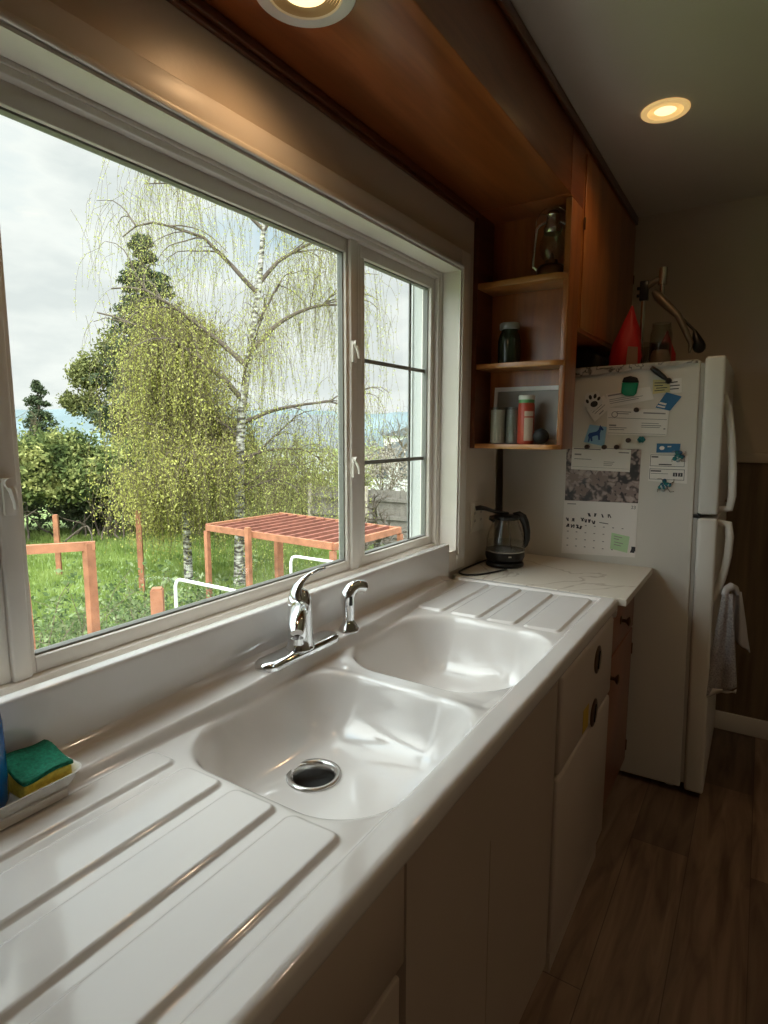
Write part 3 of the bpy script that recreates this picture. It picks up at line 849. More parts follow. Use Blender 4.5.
b = B(); b.rbox(-.1675, -.100, FY0-.002, FY1+.002, .022, 1.118, .010, 3); fd2 = fbuild(b, 'fridge_door', 'fridge_white', fr, smooth=True, angle=50)
b = B(); b.box(-.182, -.160, FY0+.002, FY0+.02, 1.1185, 1.1315); fbuild(b, 'hinge', 'black_plastic', fr)
for (zs, par) in (((1.150, 1.155, 1.20, 1.30, 1.42, 1.52, 1.575), fd1), ((1.100, 1.095, 1.05, .98, .91, .85, .80), fd2)):
    xs_ = (-.105, -.066, -.060, -.063, -.073, -.087, -.104)
    b = B(); b.tube([(x, FY0+.045, z) for x, z in zip(xs_, zs)], [.0085, .0095, .0095, .0095, .0095, .009, .008], 12, flat=1.5)
    fbuild(b, 'handle', 'fridge_white', par, smooth=True, angle=60)
for yy in (FY0+.06, FY1-.06):
    b = B(); b.lathe([(.012, .0), (.020, .002), (.020, .010), (.010, .012), (.008, .034)], (-.225, yy, .0005), (0, 0, 1), 16)
    b.build('foot', 'can_cap', fr, smooth=True)
    b = B(); b.lathe([(.012, .0), (.020, .002), (.020, .010), (.010, .012), (.008, .045)], (-.80, yy, .0005), (0, 0, 1), 16)
    b.build('foot', 'can_cap', fr, smooth=True)
# marbled liner over the top of the fridge, its edge folded down
b = B()
npt = 30
FT = 1.702
top_in = []; 
rows = []
for i in range(npt+1):
    x = -.935+(.745)*i/npt
    hang = .040*(1-i/npt)+.010+.003*math.sin(i*1.7)
    rows.append([(x, FY0+.60, FT), (x, FY0+.001, FT+.001), (x, FY0-.0035, FT-.002), (x, FY0-.004, FT-hang)])
vv = [[b.bm.verts.new(p) for p in r] for r in rows]
for r0, r1 in zip(vv, vv[1:]):
    for j in range(3): b.face([r0[j], r0[j+1], r1[j+1], r1[j]])
o = fbuild(b, 'shelf_liner', 'marbled_mat'); tag(o, 'marble patterned liner sheet lying over the top of the fridge', 'liner')
md = o.modifiers.new('thick', 'SOLIDIFY'); md.thickness = .0012; md.offset = 1

# ================================================================ CABINET OVER THE FRIDGE, END SHELVES
oc = thing('wall_cabinet', 'varnished pine wall cabinet above the fridge with open corner shelves', 'cabinet', (-.77, 2.6, 1.38))
b = B(); b.box(-.944, -.600, 2.2505, 3.198, 1.80, CZ-.001); b.build('cabinet_box', 'pine_z', oc)
b = B(); b.box(-.944, -.622, 2.236, 2.2500, 1.376, 2.2195); b.build('back_panel', 'pine_z', oc)
b = B(); b.box(-.944, -.926, 2.0905, 2.2355, 1.376, 2.2195); b.build('wall_panel', 'pine_dark', oc)
b = B(); b.box(-.622, -.600, 2.115, 2.2500, 1.376, 2.2195); b.build('side_stile', 'pine_z', oc, bevel=.003)
b = B(); b.box(-.944, -.600, 2.091, 2.2500, 2.2200, CZ-.001); b.build('top_box', 'pine_y', oc)
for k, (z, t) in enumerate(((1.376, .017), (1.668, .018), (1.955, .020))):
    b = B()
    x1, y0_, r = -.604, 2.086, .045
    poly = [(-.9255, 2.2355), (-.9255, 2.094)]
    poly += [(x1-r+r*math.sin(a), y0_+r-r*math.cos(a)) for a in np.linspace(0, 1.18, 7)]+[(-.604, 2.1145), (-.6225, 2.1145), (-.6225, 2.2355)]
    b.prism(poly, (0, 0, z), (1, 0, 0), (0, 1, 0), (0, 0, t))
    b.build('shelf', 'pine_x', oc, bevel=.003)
# doors of the over-fridge cabinet with small dark hinges
b = B(); b.rbox(-.5998, -.594, 2.262, 3.185, 1.815, 2.405, .002); dA = b.build('door', 'pine_z', oc, smooth=True, angle=50)
for dpar, yy in ((dA, 2.256), (dA, 3.189)):
    for zz in (2.17,):
        b = B(); b.tube([(-.594, yy, zz-.02), (-.594, yy, zz+.02)], .004, 8); b.build('hinge', 'bronze', dpar, smooth=True)

# ================================================================ things on the end shelves
# lantern
LX, LY, LZ = -.680, 2.168, 1.9755
ln = thing('hurricane_lantern', 'old metal hurricane lantern with glass globe on the top shelf', 'lantern', (LX, LY, LZ))
b = B(); b.lathe([(.044, 0), (.046, .006), (.046, .026), (.038, .036), (.020, .040), (.018, .052)], (LX, LY, LZ), n=28); b.build('fuel_tank', 'bronze', ln, smooth=True)
b = B(); b.lathe([(.024, .052), (.034, .066), (.040, .085), (.037, .105), (.026, .128)], (LX, LY, LZ), n=28, cap0=False, cap1=False); b.build('globe', 'clear_glass', ln, smooth=True)
b = B(); b.lathe([(.026, .126), (.030, .134), (.030, .140), (.022, .150), (.021, .172), (.024, .176), (.015, .188), (.004, .192)], (LX, LY, LZ), n=28); b.build('chimney', 'steel', ln, smooth=True)
for s_ in (-1, 1):
    ax = Vector((.93*s_, .36*s_, 0))
    P0 = Vector((LX, LY, LZ))
    b = B(); b.tube([P0+ax*.040+Vector((0, 0, .022)), P0+ax*.056+Vector((0, 0, .035)), P0+ax*.056+Vector((0, 0, .06)), P0+ax*.048+Vector((0, 0, .14)), P0+ax*.040+Vector((0, 0, .150)), P0+ax*.020+Vector((0, 0, .160))], .0042, 8)
    b.build('side_tube', 'steel', ln, smooth=True)
b = B()
pts = [Vector((LX, LY, LZ+.150))+Vector((.93, .36, 0))*(.052*math.cos(a))+Vector((-.36, .93, 0))*0.018*math.sin(a)+Vector((0, 0, .058*math.sin(a))) for a in np.linspace(0, PI, 14)]
b.tube(pts, .0016, 6); b.build('bail', 'steel', ln, smooth=True)
b = B(); b.lathe([(.008, .052), (.006, .066), (.001, .074)], (LX, LY, LZ), n=12); b.build('burner', 'bronze', ln, smooth=True)
ln.scale = (1.12, 1.12, 1.2)
# jar
JX, JY, JZ = -.826, 2.165, 1.6865
jr = thing('lidded_jar', 'dark glass jar with a pale lid on the middle shelf', 'jar', (JX, JY, JZ))
b = B(); b.lathe([(.034, 0), (.041, .006), (.042, .085), (.036, .108), (.030, .118), (.030, .130)], (JX, JY, JZ), n=28); b.build('glass_body', 'jar_dark', jr, smooth=True)
b = B(); b.lathe([(.036, .126), (.037, .129), (.037, .146), (.034, .149)], (JX, JY, JZ), n=28); b.build('lid', 'jar_lid', jr, smooth=True, angle=50)
# framed print leaning on the back of the lower shelf
SB = 1.394
pf = thing('picture_frame', 'white framed grey print leaning behind the bottles on the lowest shelf', 'picture', (-.78, 2.30, SB))
def lean_box(b, x0, x1, z0, z1, t0, t1):
    b.prism([(x0, z0), (x1, z0), (x1, z1), (x0, z1)], (0, 2.2035+t0, SB), (1, 0, 0), (0, .12, 1), (0, t1-t0, 0))
b = B()
for a_ in ((-.900, -.630, 0, .016), (-.900, -.630, .198, .214), (-.900, -.888, .016, .198), (-.648, -.630, .016, .198)):
    lean_box(b, *a_, -.010, 0)
b.build('frame', 'tray_white', pf)
b = B(); lean_box(b, -.888, -.648, .016, .198, -.003, 0); b.build('print', 'grey_print', pf)
# metal mesh pen-like glass tumblers group: ribbed clear glass
for k, (gx, gy, lab) in enumerate(((-.850, 2.133, 'ribbed clear tumbler nearest the window wall on the lowest shelf'), (-.7955, 2.150, 'ribbed clear tumbler touching the orange red bottle on the lowest shelf'))):
    gt = thing('glass_tumbler', lab, 'glass', (gx, gy, SB), 'tumblers on the lowest shelf')
    b = B()
    n = 36
    prof = [(.027, 0), (.029, .01), (.0295, .12), (.030, .135), (.0275, .135), (.027, .01)]
    rings = []
    for r, h in prof:
        rings.append([b.bm.verts.new((gx+(r+.0012*math.cos(12*2*PI*i/n)*(1 if h < .12 else 0))*math.cos(2*PI*i/n), gy+(r+.0012*math.cos(12*2*PI*i/n)*(1 if h < .12 else 0))*math.sin(2*PI*i/n), SB+h)) for i in range(n)])
    for r0, r1 in zip(rings, rings[1:]):
        for i in range(n): b.face([r0[i], r0[(i+1) % n], r1[(i+1) % n], r1[i]])
    b.face(rings[0][::-1]); b.face(rings[-1])
    b.build('tumbler_glass', 'clear_glass', gt, smooth=True, angle=60)
    b = B(); b.lathe([(.0268, .004), (.0268, .125), (.001, .126)], (gx, gy, SB), n=24); b.build('contents', 'outlet' if k == 0 else 'mat_grey', gt, smooth=True)
CX_, CY_ = -.742, 2.136
cn = thing('spice_bottle', 'tall red orange bottle with printed label and white cap', 'bottle', (CX_, CY_, SB))
b = B(); b.lathe([(.028, 0), (.030, .004), (.030, .140), (.027, .150)], (CX_, CY_, SB), n=28); b.build('bottle_body', 'can_red', cn, smooth=True, angle=60)
b = B(); b.lathe([(.0285, .148), (.0285, .160)], (CX_, CY_, SB), n=28); b.build('collar', 'can_green', cn, smooth=True, angle=60)
b = B(); b.lathe([(.0295, .160), (.0295, .172), (.027, .176)], (CX_, CY_, SB), n=28); b.build('cap', 'can_cap', cn, smooth=True, angle=60)
b = B()
for i in range(8):
    a0 = -1.45+i*.15; a1 = a0+.15
    for (z0, z1) in ((.012, .095), (.100, .118)):
        v = [b.bm.verts.new((CX_+.0304*math.cos(a), CY_+.0304*math.sin(a), SB+z)) for a, z in ((a0, z0), (a1, z0), (a1, z1), (a0, z1))]
        b.face(v)
b.build('label', 'can_label', cn)
o = B(); o.ball((-.684, 2.135, SB+.028), .028, 18, 1.05, .9, 1.0); o.lathe([(.010, .050), (.006, .056), (.001, .057)], (-.684, 2.135, SB), n=10)
o = o.build('dark_ball', 'black_matte', smooth=True); tag(o, 'small round black object beside the red orange bottle', 'ball')

# ================================================================ KETTLE on the worktop
KX, KY, KZ = -.838, 2.215, .910
kt = thing('electric_kettle', 'glass electric kettle with black handle and base on the worktop', 'kettle', (KX, KY, KZ))
hd = Vector((.80, .60, 0)).normalized()        # handle side
b = B(); b.lathe([(.066, .0005), (.074, .003), (.075, .012), (.070, .019), (.060, .021)], (KX, KY, KZ), n=40); b.build('power_base', 'black_plastic', kt, smooth=True, angle=60)
b = B(); b.lathe([(.062, .022), (.072, .026), (.077, .040), (.077, .056), (.075, .062)], (KX, KY, KZ), n=40); kb = b.build('heater_housing', 'black_plastic', kt, smooth=True, angle=60)
b = B(); b.lathe([(.0765, .061), (.0772, .063), (.0765, .066), (.0745, .066)], (KX, KY, KZ), n=40, cap0=False, cap1=False); b.build('steel_band', 'steel', kt, smooth=True)
gp = [(.0745, .064), (.0755, .080), (.0725, .110), (.0645, .140), (.0550, .165), (.0500, .180), (.0490, .188)]
b = B(); b.lathe(gp+[(r-.003, h) for r, h in gp[::-1]], (KX, KY, KZ), n=44, cap0=False, cap1=False); b.build('glass_jug', 'kettle_glass', kt, smooth=True, angle=60)
b = B(); b.lathe([(.0700, .068), (.0710, .080), (.0700, .098), (.0010, .098)], (KX, KY, KZ), n=40); b.build('water', 'water', kt, smooth=True, angle=60)
b = B(); b.lathe([(.0510, .186), (.0530, .189), (.0530, .196), (.046, .202), (.020, .206), (.001, .206)], (KX, KY, KZ), n=36)
sp_ = Vector((KX, KY, KZ+.188))-hd*.046
b.tube([sp_, sp_-hd*.020+Vector((0, 0, .004))], [.016, .008], 12)
b.build('lid_collar', 'black_plastic', kt, smooth=True, angle=60)
b = B(); K0 = Vector((KX, KY, KZ))
b.tube([K0+hd*.030+Vector((0, 0, .200)), K0+hd*.052+Vector((0, 0, .203)), K0+hd*.068+Vector((0, 0, .192)), K0+hd*.080+Vector((0, 0, .168)), K0+hd*.087+Vector((0, 0, .135)), K0+hd*.088+Vector((0, 0, .105)), K0+hd*.082+Vector((0, 0, .082)), K0+hd*.073+Vector((0, 0, .070))],
       [.010, .013, .014, .013, .012, .011, .009, .006], 12, flat=1.2)
b.build('handle', 'black_plastic', kt, smooth=True, angle=60)
# flip lid raised toward the window
b = B(); b.tube([K0+hd*.010+Vector((0, 0, .208)), K0-hd*.035+Vector((-.002, 0, .214)), K0-hd*.080+Vector((-.004, 0, .2285)), K0-hd*.100+Vector((-.004, 0, .232)), K0-hd*.118+Vector((-.005, 0, .229))], [.008, .008, .011, .013, .011], 12, flat=.8)
b.build('lid_lever', 'black_plastic', kt, smooth=True, angle=60)
b = B(); b.tube([K0+Vector((.025*math.cos(a), .025*math.sin(a), .07)) for a in (0, .1)]+[K0+Vector((.02, -.02, .185))], .0025, 6); b.build('filter_rod', 'steel', kt, smooth=True)
# tiny maker's mark band on the housing (illegible in the photo: a pale dash)
b = B()
for i in range(3):
    a0 = -1.02+i*.05; a1 = a0+.045
    v = [b.bm.verts.new((KX+.0775*math.cos(a), KY+.0775*math.sin(a), KZ+z)) for a, z in ((a0, .046), (a1, .046), (a1, .051), (a0, .051))]
    b.face(v)
b.build('badge', 'outlet', kb)
# flex
pts = []
for t in np.linspace(0, 1, 30):
    a = PI*.35+t*PI*1.25
    pts.append((-.880+.055*math.cos(a)*-1*-1-.010, 2.110+.115*math.sin(a), .9142))
cordp = [(-.800, 2.140, .9142), (-.820, 2.070, .9142), (-.850, 2.005, .9142), (-.885, 1.972, .9142), (-.915, 1.974, .9142), (-.934, 2.00, .9142), (-.938, 2.06, .9142), (-.936, 2.14, .9142), (-.932, 2.22, .9142), (-.918, 2.275, .9142), (-.895, 2.295, .9142)]
def smooth_path(ps, n=6):
    ps = [Vector(p) for p in ps]; out = []
    for i in range(len(ps)-1):
        p0 = ps[max(i-1, 0)]; p1 = ps[i]; p2 = ps[i+1]; p3 = ps[min(i+2, len(ps)-1)]
        for k in range(n):
            t = k/n
            out.append(.5*((2*p1)+(p2-p0)*t+(2*p0-5*p1+4*p2-p3)*t*t+(3*p1-p0-3*p2+p3)*t**3))
    out.append(ps[-1]); return out
b = B(); b.tube(smooth_path(cordp), .0036, 8); b.build('flex', 'black_plastic', kt, smooth=True)

# wall outlet behind the kettle
ot = thing('wall_outlet', 'cream double wall outlet plate between the window and the kettle', 'outlet', (XW, 2.17, 1.10))
b = B(); b.rbox(XW+.0002, XW+.006, 2.112, 2.232, 1.045, 1.165, .002); b.build('cover_plate', 'outlet', ot, smooth=True, angle=50)
for yy in (2.142, 2.200):
    b = B(); b.rbox(XW+.0055, XW+.0075, yy-.017, yy+.017, 1.072, 1.138, .001); rc = b.build('receptacle', 'outlet', ot)
    b = B()
    for zz in (1.090, 1.120): b.box(XW+.0074, XW+.008, yy-.007, yy-.005, zz-.005, zz+.005); b.box(XW+.0074, XW+.008, yy+.004, yy+.006, zz-.005, zz+.005)
    b.build('slots', 'black_matte', rc)

# ================================================================ sponge tray, sponge, dish soap at the near end
tr_ = thing('soap_tray', 'white rectangular dish tray at the near end of the drainer', 'tray', (-.875, .36, .912))
TX0, TX1, TY0, TY1, TZ = -.898, -.816, .18, .458, .9145
TRZ = .9225
def rrect(x0, x1, y0, y1, r, n=5):
    out = []
    for (cx, cy, a0) in ((x1-r, y1-r, 0), (x0+r, y1-r, PI/2), (x0+r, y0+r, PI), (x1-r, y0+r, 1.5*PI)):
        for k in range(n+1):
            a = a0+PI/2*k/n; out.append((cx+r*math.cos(a), cy+r*math.sin(a)))
    return out
b = B()
rings = []
for off, z in ((-.010, 0), (-.009, 0.0), (0, .020), (.0012, .0205), (.0005, .0212), (-.0022, .0205), (-.011, .003)):
    rings.append([b.bm.verts.new((x, y, TRZ+z)) for x, y in rrect(TX0-off, TX1+off, TY0-off, TY1+off, .022)])
for r0, r1 in zip(rings, rings[1:]):
    n = len(r0)
    for i in range(n): b.face([r0[i], r0[(i+1) % n], r1[(i+1) % n], r1[i]])
b.face(rings[0][::-1]); b.face(rings[-1])
b.build('tray_body', 'tray_white', tr_, smooth=True, angle=60)
b = B(); b.box(-.828, -.820, .20, .43, .9105, TRZ-.0001); b.build('tray_foot', 'tray_white', tr_)
spg = thing('kitchen_sponge', 'green and yellow scouring sponge lying in the white tray', 'sponge', (-.868, .405, TRZ+.004))
def wavy(x0, x1, y0, y1, z0, z1, nx, ny, bow):
    vs_ = []; 
    g0 = []; g1 = []
    bb = B()
    for j in range(ny+1):
        r0 = []; r1 = []
        for i in range(nx+1):
            u = i/nx; v = j/ny
            x = x0+(x1-x0)*u; y = y0+(y1-y0)*v
            w = bow(u, v)
            r0.append(bb.bm.verts.new((x, y, z0+w[0]))); r1.append(bb.bm.verts.new((x, y, z1+w[1])))
        g0.append(r0); g1.append(r1)
    for j in range(ny):
        for i in range(nx):
            bb.face([g0[j][i], g0[j][i+1], g0[j+1][i+1], g0[j+1][i]][::-1]); bb.face([g1[j][i], g1[j][i+1], g1[j+1][i+1], g1[j+1][i]])
    for i in range(nx):
        bb.face([g0[0][i], g0[0][i+1], g1[0][i+1], g1[0][i]]); bb.face([g0[ny][i+1], g0[ny][i], g1[ny][i], g1[ny][i+1]])
    for j in range(ny):
        bb.face([g0[j+1][0], g0[j][0], g1[j][0], g1[j+1][0]]); bb.face([g0[j][nx], g0[j+1][nx], g1[j+1][nx], g1[j][nx]])
    return bb
wv = lambda u, v: .004*math.sin(u*5.5+.6)+.005*(1-u)*(1 if True else 0)+.002*math.sin(v*6+u*4)
bb = wavy(-.903, -.827, .375, .443, TRZ+.0045, TRZ+.031, 14, 16, lambda u, v: (0, wv(u, v)))
bb.build('foam', 'sponge_yellow', spg, bevel=.003)
bb = wavy(-.905, -.825, .374, .445, TRZ+.0312, TRZ+.038, 14, 16, lambda u, v: (wv(u, v), wv(u, v)+.0008*math.sin(u*40)*math.sin(v*37)))
bb.build('scourer', 'sponge_green', spg, bevel=.002)
bt = thing('dish_soap_bottle', 'blue dish soap bottle at the edge beside the sponge tray', 'bottle', (-.860, .298, TRZ))
BX, BY = -.864, .333
b = B()
rings = []
for sx, sy, h in ((.026, .034, .0035), (.028, .037, .010), (.029, .038, .06), (.028, .037, .12), (.024, .032, .150), (.016, .020, .168), (.012, .012, .176)):
    rings.append([b.bm.verts.new((BX+sx*math.cos(2*PI*i/28), BY+sy*math.sin(2*PI*i/28), TRZ+h)) for i in range(28)])
for r0, r1 in zip(rings, rings[1:]):
    for i in range(28): b.face([r0[i], r0[(i+1) % 28], r1[(i+1) % 28], r1[i]])
b.face(rings[0][::-1]); b.face(rings[-1])
b.build('bottle_body', 'blue_soap', bt, smooth=True, angle=60)
b = B(); b.lathe([(.014, .176), (.014, .196), (.008, .199), (.007, .212), (.001, .213)], (BX, BY, TRZ), n=20); b.build('cap', 'blue_cap', bt, smooth=True, angle=50)

# ================================================================ recessed lights, plus unseen ones added as room fill
def downlight(name, label, x, y, z, r, glow_e, label_ring='light_ring', rings_=True):
    t_ = thing(name, label, 'ceiling light', (x, y, z))
    b = B(); b.lathe([(r*1.0, 0), (r*1.0, -.004), (r*.97, -.0065), (r*.74, -.0055), (r*.72, -.0010)], (x, y, z), n=48, cap0=False, cap1=False)
    b.build('trim_ring', label_ring, t_, smooth=True, angle=50)
    b = B()
    prof = []
    n = 5
    for i in range(n):
        f0 = r*(.72-.055*i)
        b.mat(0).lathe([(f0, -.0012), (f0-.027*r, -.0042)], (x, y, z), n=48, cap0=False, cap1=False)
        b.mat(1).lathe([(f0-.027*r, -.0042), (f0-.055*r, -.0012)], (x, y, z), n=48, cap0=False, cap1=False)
    b.build('lit_baffle', ['lit_baffle', 'baffle_shaded' if label_ring == 'light_ring' else 'lit_baffle'], t_, smooth=True, angle=30)  # ridge slopes coloured lit and shaded, glow standing in for lamp light
    b = B(); b.lathe([(r*.45, -.0010), (r*.40, -.0035), (r*.2, -.005), (.001, -.0055)], (x, y, z), n=40)
    b.build('bulb', 'light_glow', t_, smooth=True)
    return t_
def spot(name, loc, power, size, ang=110, col=(1.0, 0.60, 0.30)):
    ld = bpy.data.lights.new(name, 'SPOT'); ld.energy = power; ld.color = col; ld.shadow_soft_size = size
    ld.spot_size = math.radians(ang); ld.spot_blend = .8
    lo = bpy.data.objects.new(name, ld); C.objects.link(lo); lo.location = loc
    return lo
downlight('recessed_or_fill_light', 'round recessed downlight in the wooden soffit above the window', -.752, .915, 2.2195, .092, 1)
spot('soffit_lamp', (-.752, .915, 2.200), 3.2, .03, 165)
downlight('recessed_or_fill_light', 'round warm recessed downlight in the plaster ceiling near the fridge', -.345, 2.215, CZ-.0005, .072, 1, 'lit_baffle')
spot('ceiling_lamp_or_fill', (-.345, 2.215, CZ-.02), 3, .04, 150)
for (x, y) in ((.9, 1.6), (.9, -.6)):  # unseen downlights added to brighten the room
    downlight('recessed_or_fill_light', ('unseen downlight added as room fill across from the dishwasher' if y > 0 else 'unseen downlight added as room fill at the near end of the room'), x, y, CZ-.0005, .072, 1, 'lit_baffle')
    spot('ceiling_lamp_or_fill', (x, y, CZ-.02), 12, .04, 150, (1.0, 0.74, 0.52))

# ================================================================ papers and magnets on the fridge side
FS = FY0-.0005
def fpoly(b, pts, y0, t=.0006):
    """flat polygon on the fridge side, pts (x,z)"""
    b.prism(pts, (0, y0, 0), (1, 0, 0), (0, 0, 1), (0, -t, 0))
def quad_lerp(q, u, v):
    tl, tr, br, bl = q
    return (tl[0]*(1-u)*(1-v)+tr[0]*u*(1-v)+br[0]*u*v+bl[0]*(1-u)*v, tl[1]*(1-u)*(1-v)+tr[1]*u*(1-v)+br[1]*u*v+bl[1]*(1-u)*v)
def paper(name, label, cat, q, mat='paper', y=None, t=.0008, lines=(), group='papers on the fridge side', linemat='ink_soft'):
    y = FS if y is None else y
    t_ = thing(name, label, cat, ((q[0][0]+q[2][0])/2, y, q[2][1]), group)
    b = B(); fpoly(b, [q[0], q[1], q[2], q[3]], y, t); b.build('sheet', mat, t_)
    if lines:
        b = B()
        for (u0, u1, v, w) in lines:
            fpoly(b, [quad_lerp(q, u0, v), quad_lerp(q, u1, v), quad_lerp(q, u1, v+w), quad_lerp(q, u0, v+w)], y-t-.0001, .0002)
        b.build('print', linemat, t_)
    return t_
q = ((-.544, 1.588), (-.384, 1.611), (-.367, 1.563), (-.532, 1.534))
paper('letter', 'long white letter tilted under the green clip', 'paper', q, y=FS, lines=((.04, .45, .12, .10), (.05, .6, .45, .04), (.05, .8, .58, .04), (.05, .7, .72, .04)))
q = ((-.535, 1.534), (-.311, 1.521), (-.314, 1.423), (-.533, 1.428))
pb = paper('form_card', 'wide white printed form held by a dark knob magnet', 'paper', q, y=FS-.0010, lines=((.16, .40, .12, .03), (.16, .36, .19, .03), (.02, .98, .36, .02), (.04, .16, .62, .06), (.04, .34, .72, .025), (.04, .30, .79, .025), (.60, .95, .12, .05), (.58, .86, .52, .025), (.58, .90, .60, .03), (.58, .88, .67, .025), (.02, .98, .93, .015), (.94, .97, .70, .05)))
b = B(); b.lathe([(.0125, 0), (.0125, .0004), (.0095, .0004), (.0095, 0)], (-.506, FS-.0019, 1.507), (0, -1, 0), 20, False, False)
b.build('round_seal', 'ink_soft', pb)
q = ((-.547, 1.583), (-.519, 1.556), (-.581, 1.478), (-.617, 1.529))
paper('ticket_card', 'small white card set diagonally beside the paw magnet', 'paper', ((-.617, 1.529), (-.551, 1.583), (-.519, 1.541), (-.581, 1.478)), y=FS-.0022, lines=((.15, .8, .25, .05), (.15, .7, .42, .04), (.2, .8, .58, .04), (.35, .6, .8, .07)))
paper('note_card', 'white note card with handwriting beneath the magnetic clip', 'paper', ((-.345, 1.632), (-.276, 1.639), (-.272, 1.585), (-.336, 1.583)), y=FS, lines=((.1, .8, .2, .08), (.1, .9, .45, .07), (.2, .85, .68, .07)), linemat='ink')
paper('sticky_note', 'small yellow handwritten note beneath the magnetic clip', 'note', ((-.374, 1.636), (-.316, 1.632), (-.312, 1.588), (-.372, 1.582)), 'sticky_yellow', y=FS-.0010, lines=((.1, .8, .2, .06), (.1, .6, .40, .06), (.2, .85, .58, .06), (.1, .7, .76, .06)), linemat='ink')
paper('striped_card', 'dark blue card with two pale stripes, set diagonally', 'magnet', ((-.324, 1.587), (-.271, 1.570), (-.308, 1.518), (-.359, 1.531)), 'card_blue', y=FS-.0020, t=.001, lines=((.02, .50, .62, .12), (.04, .56, .82, .10)), linemat='paper')
# donkey card
dk = thing('donkey_magnet', 'pale blue square card with a dark blue donkey silhouette', 'magnet', (-.575, FS, 1.39), 'magnets on the fridge side')
b = B(); fpoly(b, [(-.601, 1.468), (-.534, 1.458), (-.540, 1.381), (-.621, 1.397)], FS, .0015); b.build('card', 'card_pale_blue', dk)
dkp = [(0, .30), (.05, .52), (.12, .60), (.55, .62), (.66, .70), (.74, .90), (.78, 1.02), (.82, .90), (.88, .86), (1.0, .66), (.96, .60), (.84, .66), (.78, .45), (.80, .02), (.70, .02), (.66, .32), (.58, .36), (.36, .34), (.30, .30), (.34, .02), (.24, .02), (.18, .26), (.13, .02), (.04, .02), (.08, .34), (.05, .42)]
b = B(); fpoly(b, [(-.607+.062*a, 1.396+.060*c_+.012*a) for a, c_ in dkp], FS-.0016, .0005); b.build('donkey', 'donkey_blue', dk)
# paw magnet
pw = thing('paw_magnet', 'white paw shaped magnet with black pads', 'magnet', (-.592, FS, 1.55), 'magnets on the fridge side')
pc = (-.592, 1.562)
def disc(b, x, z, rx, rz, y, t, n=24, rot=0):
    pts = []
    for i in range(n):
        a = 2*PI*i/n; px = rx*math.cos(a); pz = rz*math.sin(a)
        pts.append((x+px*math.cos(rot)-pz*math.sin(rot), z+px*math.sin(rot)+pz*math.cos(rot)))
    fpoly(b, pts, y, t)
b = B()
outl = []
for i in range(48):
    a = 2*PI*i/48; r = .034+.003*math.cos(5*a+.8); outl.append((pc[0]+r*1.02*math.cos(a), pc[1]+r*1.1*math.sin(a)))
fpoly(b, outl, FS-.0036, .002); b.build('backing', 'tray_white', pw)
b = B()
for (dx, dz, rx, rz, ro) in ((.006, -.013, .0145, .012, .3), (-.021, -.002, .0055, .0085, .5), (-.010, .014, .006, .0095, .2), (.008, .018, .006, .0095, -.1), (.023, .008, .0055, .0085, -.5)):
    disc(b, pc[0]+dx, pc[1]+dz, rx, rz, FS-.0057, .0005, 16, ro)
b.build('pads', 'ink', pw)
# clips
gc = thing('green_clip', 'green plastic clip with a dark top edge', 'clip', (-.452, FS, 1.574), 'magnets on the fridge side')
b = B(); fpoly(b, [(-.484, 1.630), (-.424, 1.626), (-.430, 1.585), (-.440, 1.576), (-.470, 1.578), (-.484, 1.588)], FS-.001, .012); b.build('jaw', 'green_plastic', gc, bevel=.003)
b = B(); fpoly(b, [(-.484, 1.6305), (-.478, 1.648), (-.455, 1.653), (-.430, 1.646), (-.422, 1.6265)], FS-.001, .013); b.build('grip', 'black_matte', gc, bevel=.003)
bc_ = thing('clip_magnet', 'black bar clip magnet angled over the yellow note', 'clip', (-.345, FS, 1.64), 'magnets on the fridge side')
b = B(); b.tube([(-.381, FS-.010, 1.680), (-.362, FS-.012, 1.665), (-.336, FS-.012, 1.643), (-.326, FS-.010, 1.634)], [.008, .011, .009, .006], 10); b.ball((-.319, FS-.009, 1.629), .0115, 12)
b.build('bar', 'black_plastic', bc_, smooth=True)
def knob_magnet(x, z, mat, label, r=.009):
    t_ = thing('knob_magnet', label, 'magnet', (x, FS, z), 'magnets on the fridge side')
    b = B(); b.lathe([(r*.7, 0), (r, .002), (r*.55, .006), (r*.6, .009), (r*1.05, .013), (r*1.0, .018), (r*.5, .020), (.0005, .0205)], (x, FS-.0022, z), (0, -1, 0), 18); b.build('knob', mat, t_, smooth=True)
knob_magnet(-.425, 1.523, 'brown_bead', 'dark brown knob magnet on the wide form')
knob_magnet(-.448, 1.406, 'brown_bead', 'dark brown knob magnet just below the wide form')
knob_magnet(-.604, 1.378, 'brown_bead', 'dark knob magnet on the donkey card corner')
knob_magnet(-.537, 1.378, 'brown_bead', 'middle of the three dark knob magnets over the calendar')
knob_magnet(-.490, 1.379, 'brown_bead', 'dark knob magnet at the third spot over the calendar, farthest from the donkey')
tm = thing('star_magnet', 'small teal jewelled magnet beside a brown knob', 'magnet', (-.402, FS, 1.409), 'magnets on the fridge side')
b = B()
for i in range(6):
    a = i*PI/3; b.ball((-.402+.009*math.cos(a), FS-.006, 1.409+.007*math.sin(a)), .0062, 8)
b.ball((-.402, FS-.009, 1.409), .007, 8); b.build('beads', 'bead_teal', tm, smooth=True)
